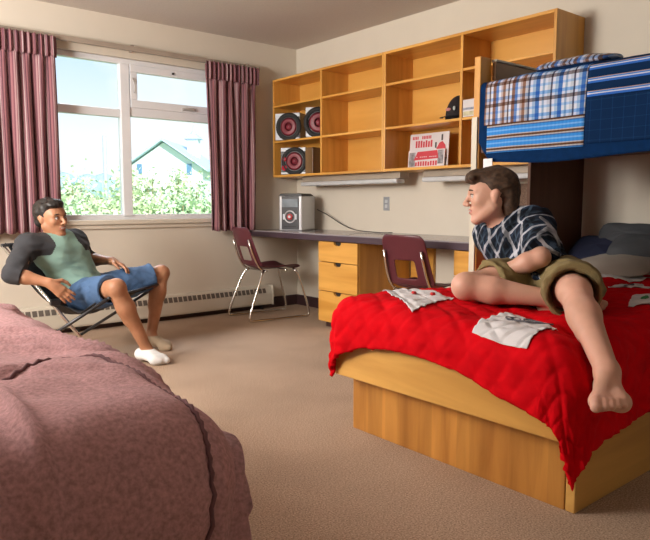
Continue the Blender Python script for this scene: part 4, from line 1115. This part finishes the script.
# shirt: grey raglan sleeves, mint body
GREY = mat('raglan_grey', (.035, .036, .042), .9, var=.1, bump=.2, bscale=250); MINT = mat('raglan_mint', (.235, .385, .335), .9, var=.1, bump=.2, bscale=250)
def neckhole(D, X, Y, Z, nk, up, r):
    al = (X-nk[0])*up[0]+(Y-nk[1])*up[1]+(Z-nk[2])*up[2]
    rad = np.sqrt(np.maximum((X-nk[0])**2+(Y-nk[1])**2+(Z-nk[2])**2-al**2, 0))
    D = np.maximum(D, np.minimum(np.minimum(r-rad, al+.02), .05))
    return np.where(rad < .085, np.maximum(D, al-.035), D)
shc = (A3(J['shL'])+A3(J['shR']))/2
def shirt1_post(D, X, Y, Z):
    nk = A3(J['neck']); up = nrm(hc-nk)
    D = neckhole(D, X, Y, Z, nk, up, .060)
    for s_ in 'LR':   # cuffs just past the elbow
        el, wr = A3(J['el'+s_]), A3(J['wr'+s_]); d = nrm(wr-el); pt_ = el+d*.055
        near = ((X-el[0])**2+(Y-el[1])**2+(Z-el[2])**2) < .15**2
        pl = (X-pt_[0])*d[0]+(Y-pt_[1])*d[1]+(Z-pt_[2])*d[2]
        D = np.where(near, np.maximum(D, pl), D)
    pe = A3(J['pelvis']); u2 = nrm(nk-pe)
    return np.maximum(D, -((X-pe[0])*u2[0]+(Y-pe[1])*u2[1]+(Z-pe[2])*u2[2])-.09)
def shirt1_mat(P):
    Q = P-shc; a = np.abs(Q@Rch[0]); zz = -(Q@Rch[2])
    arm = a > (.085+.5*np.maximum(-zz, 0))
    # below the armpit only what belongs to the arm counts
    dist = np.full(len(P), 9.)
    for s_ in 'LR':
        for (u_, v_) in ((A3(J['sh'+s_]), A3(J['el'+s_])), (A3(J['el'+s_]), A3(J['wr'+s_]))):
            ba = v_-u_; h_ = np.clip(((P-u_)@ba)/(ba@ba), 0, 1); dist = np.minimum(dist, np.linalg.norm(P-u_-h_[:, None]*ba, axis=1))
    low = zz < -.07
    return np.where(low, ((a > .13) & (dist < .075)) | (dist < .052), arm).astype(int)
def fold1(x, y, z):
    q = (x-shc[0])*Rch[0][0]+(y-shc[1])*Rch[0][1]; v = z
    return .005*fbm(x*10, y*10, z*26, 3)+.0035*np.sin((z*1.0+q*.35)*110+4*fbm(x*5, y*5, z*5, 1))*fbm(x*7, y*7, z*7+9, 1)
SH = [p for p in PR if p.grp in ('torso', 'shoulder', 'uparm', 'pelvis')]+[p for p in PR if p.grp == 'forearm' and np.linalg.norm(p.a-A3(J['elL'])) < .01 or p.grp == 'forearm' and np.linalg.norm(p.a-A3(J['elR'])) < .01]
skinmesh('raglan_shirt', SH, .0055, [MINT, GREY], p1, infl=.018, disp=fold1, post=shirt1_post, matf=shirt1_mat)
BLUE = mat('blue_cotton', (.055, .115, .235), .85, var=.12, vscale=12, bump=.25, bscale=220)
def shorts_post(J, frac, waist, inner=.012, open_=.0):
    def f_(D, X, Y, Z):
        pe, nk = A3(J['pelvis']), A3(J['neck']); u2 = nrm(nk-pe)
        D = np.maximum(D, (X-pe[0])*u2[0]+(Y-pe[1])*u2[1]+(Z-pe[2])*u2[2]-waist)
        for s_ in 'LR':
            hp, kn, an = A3(J['hip'+s_]), A3(J['knee'+s_]), A3(J['ank'+s_]); d = nrm(kn-hp); ln = np.linalg.norm(kn-hp)
            fr = frac[s_] if isinstance(frac, dict) else frac
            pt_ = hp+d*ln*fr
            al = (X-hp[0])*d[0]+(Y-hp[1])*d[1]+(Z-hp[2])*d[2]
            rad = np.sqrt(np.maximum((X-hp[0])**2+(Y-hp[1])**2+(Z-hp[2])**2-al**2, 0))
            D = np.where((al > .0) & (rad < .17), np.maximum(D, al-ln*fr), D)
        return D
    return f_
def legflare(J, frac, r0, r1, drop=.01):
    out = []
    for s_ in 'LR':
        hp, kn = A3(J['hip'+s_]), A3(J['knee'+s_]); fr = frac[s_] if isinstance(frac, dict) else frac
        out.append(cone(hp, hp+(kn-hp)*(fr+.06)+A3((0, 0, -drop)), r0, r1, .04, 'thigh'))
    return out
def hollow(J, frac, depth, r):
    out = []
    for s_ in 'LR':
        hp, kn = A3(J['hip'+s_]), A3(J['knee'+s_]); ln = np.linalg.norm(kn-hp); d = nrm(kn-hp); fr = frac[s_] if isinstance(frac, dict) else frac
        out.append(cone(hp+d*(ln*fr-depth)+A3((0, 0, -.01)), hp+d*(ln*fr+.05)+A3((0, 0, -.01)), r*.92, r, .004, 'thigh', 's'))
    return out
fr1 = dict(L=.86, R=.84)
skinmesh('shorts', sub(PR, 'pelvis', 'thigh')+legflare(J, fr1, .088, .078)+hollow(J, fr1, .05, .074), .0055, BLUE, p1, infl=.013, disp=noise_disp(.006, 14, 30, .003), post=shorts_post(J, fr1, .115))
def sockpost(an, d):
    an = A3(an)
    return lambda D, X, Y, Z: np.maximum(D, (Z-an[2])+.004+0*X)
skinmesh('sock', fR, .004, mat('white_sock', (.72, .72, .72), .9, bump=.2, bscale=300), p1, infl=.005, post=sockpost(J['ankR'], 0))
skinmesh('slipper', fL, .004, mat('tan_slipper', (.42, .32, .22), .8), p1, infl=.006, post=sockpost(J['ankL'], 0))

# folding chair
t = thing('folding_chair', 'black sling folding chair with silver tube legs under the reclining person', 'chair', (-2.45, -.85, 0))
BK = mat('black_canvas', (.010, .010, .012), .8, bump=.3, bscale=200)
cfw = nrm((.64, -.77, 0)); crt = A3((-.77, -.64, 0)); c0 = A3((-2.40, -.86, 0))    # crt: towards his right hand
prof = [(.36, .43), (.30, .425), (.18, .345), (.05, .285), (-.08, .275), (-.17, .33), (-.24, .45), (-.30, .60), (-.35, .74)]
P = []
for i in range(33):
    q = i/32*(len(prof)-1); a = min(int(q), len(prof)-2); f_ = q-a; f_ = f_
    s0, z0 = prof[a][0]*(1-f_)+prof[a+1][0]*f_, prof[a][1]*(1-f_)+prof[a+1][1]*f_
    row = []
    for k in range(21):
        u = k/20*2-1; wd = .30; rise = .17*math.sin(math.pi*min(1, max(0, (i/32-.30)/.7)))**.6
        p = c0+cfw*(s0-.03*u*u)+crt*u*wd; row.append((p[0], p[1], z0+rise*abs(u)**2.2))
    P.append(row)
MB().grid(P).build('sling', BK, t, True, smooth=True, solid=.006, soff=0)
for sg in (-1, 1):
    e1 = c0+crt*sg*.33
    a = e1-cfw*.36; b = e1+cfw*.30
    MB().tube([(a[0], a[1], .74), (b[0], b[1], .012)], .011, 10, smooth=False).build('leg', CHROME, t, True, smooth=True)
    a = e1-cfw*.34+crt*sg*.02; b = e1+cfw*.34+crt*sg*.02
    MB().tube([(a[0], a[1], .012), (b[0], b[1], .43)], .011, 10, smooth=False).build('leg', mat('dark_tube', (.05, .05, .055), .3, .6), t, True, smooth=True)
    a = e1-cfw*.02
    MB().box(-.03, .03, -.018, .018, -.02, .02).xf(Matrix.Translation((a[0], a[1], .40))).build('hinge', BLACKP, t, True, bevel=.005)
a, b = c0-crt*.35+cfw*.345, c0+crt*.35+cfw*.345
MB().tube([(a[0], a[1], .435), (b[0], b[1], .435)], .011, 10, smooth=False).build('front_bar', mat('dark_tube', (.05, .05, .055), .3, .6), t, True, smooth=True)
a, b = c0-crt*.34-cfw*.36, c0+crt*.34-cfw*.36
MB().tube([(a[0], a[1], .745), (b[0], b[1], .745)], .011, 10, smooth=False).build('back_bar', mat('dark_tube', (.05, .05, .055), .3, .6), t, True, smooth=True)

# ===== the person on the red bed =====
p2 = thing('person', 'barefoot person in a dark plaid shirt and khaki shorts leaning back on the red quilt', 'person', (-1.45, -3.6, .6))
J = dict(pelvis=(-1.438, -3.63, .665), neck=(-1.315, -3.325, .905), head=(-1.400, -3.325, 1.036), head_u=(.10, -.02, 1), head_f=(-.66, .75, -.06),
         chest_f=(-.88, -.40, .25), pelvis_f=(-.90, -.42, .2), shL=(-1.325, -3.505, .905), shR=(-1.255, -3.215, .850),
         elL=(-1.565, -3.690, .785), wrL=(-1.630, -3.560, .722), elR=(-1.05, -3.22, .66), wrR=(-1.12, -3.42, .64),
         hipL=(-1.42, -3.725, .668), hipR=(-1.455, -3.545, .665), kneeL=(-1.789, -3.967, .690), ankL=(-2.077, -4.237, .513),
         kneeR=(-1.800, -3.500, .668), ankR=(-1.625, -3.79, .632), calfL=(.5, .5, -.7), calfR=(.8, .4, -.3), spine=(.05, .0, -.02))
PR, Rch, Rp = limbs(J, .98)
Rh = frame(J['head_f'], J['head_u']); hc = A3(J['head'])
HP, T2 = headprims(hc, Rh, 1.05)
hL = hand(J['wrL'], (-.1, .8, -.5), (.1, .1, -1), (-.8, -.2, 0), (.35, .5, .4), 1.0)
hR = hand(J['wrR'], (-.2, -.9, -.1), (0, 0, -1), (-.8, .2, 0), (.1, .15, .1), 1.0)
fL = foot(J['ankL'], (-.87, -.48, .06), (.05, .05, 1), (-.50, .86, .0), 1.08, True, .15)
fR = foot(J['ankR'], (.22, -.95, .06), (-.75, .0, .66), (.5, .1, .85), .96, True)
SK2 = skinmat('pale_skin', (.56, .315, .225), (.66, .36, .27)); LIP2 = mat('lips_pink', (.52, .20, .17), .4)
skinmesh('body', PR+HP+hR+hL+fR+fL, .0045, [SK2, LIP2], p2, matf=lipf(T2, Rh, 1.05), smooth=1)
HBR = mat('brown_hair', (.055, .028, .014), .75, var=.5, vscale=60, stretch=(1, 1, 1)); 
face_bits(T2, Rh, 1.05, p2, HBR, mat('iris_blue', (.05, .08, .10), .2), True)
hairmesh(T2, Rh, 1.05, p2, HBR, [((0, -.022, .046), (.084, .100, .084)), ((0, .046, .090), (.066, .054, .030)), ((0, -.068, -.020), (.068, .046, .070)), ((0, -.070, -.075), (.052, .030, .035)), ((.03, .082, .080), (.040, .026, .020)), ((-.03, .082, .080), (.040, .026, .020))],
         [((0, .118, -.042), (.084, .080, .112)), ((.098, .012, -.050), (.034, .042, .058)), ((-.098, .012, -.050), (.034, .042, .058))], .0038, .005)
def plaidmat():
    m, t, b = node_mat('plaid_flannel')
    v = vecmap(t, (1, 1, 1))
    n = t.nodes.new('ShaderNodeTexNoise'); n.inputs['Scale'].default_value = 7
    t.links.new(v, n.inputs['Vector'])
    va = t.nodes.new('ShaderNodeVectorMath'); va.operation = 'SCALE'; va.inputs['Scale'].default_value = .085
    t.links.new(n.outputs['Color'], va.inputs[0]); vb = t.nodes.new('ShaderNodeVectorMath'); t.links.new(v, vb.inputs[0]); t.links.new(va.outputs[0], vb.inputs[1])
    up = nrm(A3(J['neck'])-A3(J['pelvis'])); sd = nrm(np.cross(up, J['chest_f']))+.5*nrm(J['chest_f'])
    cols = []
    for ax_, st_ in ((up, [(0, (.012, .02, .035)), (.10, (.004, .006, .012)), (.34, (.014, .024, .045)), (.46, (.30, .31, .35)), (.60, (.014, .024, .045)), (.72, (.004, .005, .010)), (.90, (.03, .045, .07))]),
                     (nrm(sd), [(0, (.006, .008, .014)), (.26, (.014, .024, .045)), (.38, (.34, .35, .39)), (.54, (.01, .018, .03)), (.70, (.004, .005, .01)), (.88, (.035, .055, .08))])):
        dp = t.nodes.new('ShaderNodeVectorMath'); dp.operation = 'DOT_PRODUCT'; dp.inputs[1].default_value = tuple(ax_)
        t.links.new(vb.outputs[0], dp.inputs[0]); cb = t.nodes.new('ShaderNodeCombineXYZ'); t.links.new(dp.outputs['Value'], cb.inputs[0])
        cols.append(bands(t, cb.outputs[0], 0, .092, st_))
    mxn = t.nodes.new('ShaderNodeMixRGB'); mxn.blend_type = 'LIGHTEN'; mxn.inputs[0].default_value = .9; t.links.new(cols[0], mxn.inputs[1]); t.links.new(cols[1], mxn.inputs[2])
    n3 = t.nodes.new('ShaderNodeTexNoise'); n3.inputs['Scale'].default_value = 16; t.links.new(v, n3.inputs['Vector'])
    r3 = t.nodes.new('ShaderNodeMapRange'); r3.inputs[1].default_value = .35; r3.inputs[2].default_value = .62; r3.inputs[3].default_value = .25; r3.inputs[4].default_value = 1.5
    t.links.new(n3.outputs[0], r3.inputs[0]); m4 = t.nodes.new('ShaderNodeVectorMath'); m4.operation = 'SCALE'; t.links.new(mxn.outputs[0], m4.inputs[0]); t.links.new(r3.outputs[0], m4.inputs['Scale'])
    t.links.new(m4.outputs[0], b.inputs['Base Color']); b.inputs['Roughness'].default_value = .9; b.inputs['Specular IOR Level'].default_value = .15
    return m
FLAN = plaidmat()
def shirt2_post(D, X, Y, Z):
    nk = A3(J['neck']); up = nrm(hc-nk)
    D = neckhole(D, X, Y, Z, nk, up, .066)
    for s_, fr in (('L', .93), ('R', .8)):
        sh, el = A3(J['sh'+s_]), A3(J['el'+s_]); d = nrm(el-sh); ln = np.linalg.norm(el-sh)
        al = (X-sh[0])*d[0]+(Y-sh[1])*d[1]+(Z-sh[2])*d[2]
        rad = np.sqrt(np.maximum((X-sh[0])**2+(Y-sh[1])**2+(Z-sh[2])**2-al**2, 0))
        D = np.where((al > 0) & (rad < .075), np.maximum(D, al-ln*fr), D)
    pe = A3(J['pelvis']); u2 = nrm(nk-pe)
    return np.maximum(D, -((X-pe[0])*u2[0]+(Y-pe[1])*u2[1]+(Z-pe[2])*u2[2])-.075)
SH = sub(PR, 'torso', 'shoulder', 'uparm', 'pelvis')
for s_ in 'LR': SH.append(cone(A3(J['sh'+s_]), A3(J['el'+s_]), .060, .052, .03, 'uparm'))
shirt = skinmesh('plaid_shirt', SH, .005, FLAN, p2, infl=.018, disp=noise_disp(.008, 11, 26, .004), post=shirt2_post)
# collar
nk = A3(J['neck']); up = nrm(hc-nk); cfp = perp(J['chest_f'], up); sx = np.cross(cfp, up); P = []
for i in range(25):
    a = -2.6+5.2*i/24; row = []
    for k in range(6):
        v = k/5; rr = .064+.010*v+(.014*max(0, v-.5)); zz = .040-.022*abs(a)*0+.0*v
        z_ = .005+.035*math.sin(math.pi*min(1, v*1.0)*.5)-(.045*max(0, v-.45))
        dirv = -cfp*math.cos(a)+sx*math.sin(a); p = nk+dirv*rr+up*(z_-.012*(1-math.cos(a))); row.append(tuple(p))
    P.append(row)
MB().grid(P).build('collar', FLAN, p2, True, smooth=True, solid=.004)
KH = mat('khaki_cotton', (.205, .155, .065), .9, var=.16, vscale=18, bump=.35, bscale=160)
fr2 = dict(L=.80, R=.66)
skinmesh('shorts', sub(PR, 'pelvis', 'thigh')+legflare(J, fr2, .088, .090, .0)+hollow(J, fr2, .09, .088), .005, KH, p2, infl=.016, disp=noise_disp(.010, 12, 28, .005), post=shorts_post(J, fr2, .095))
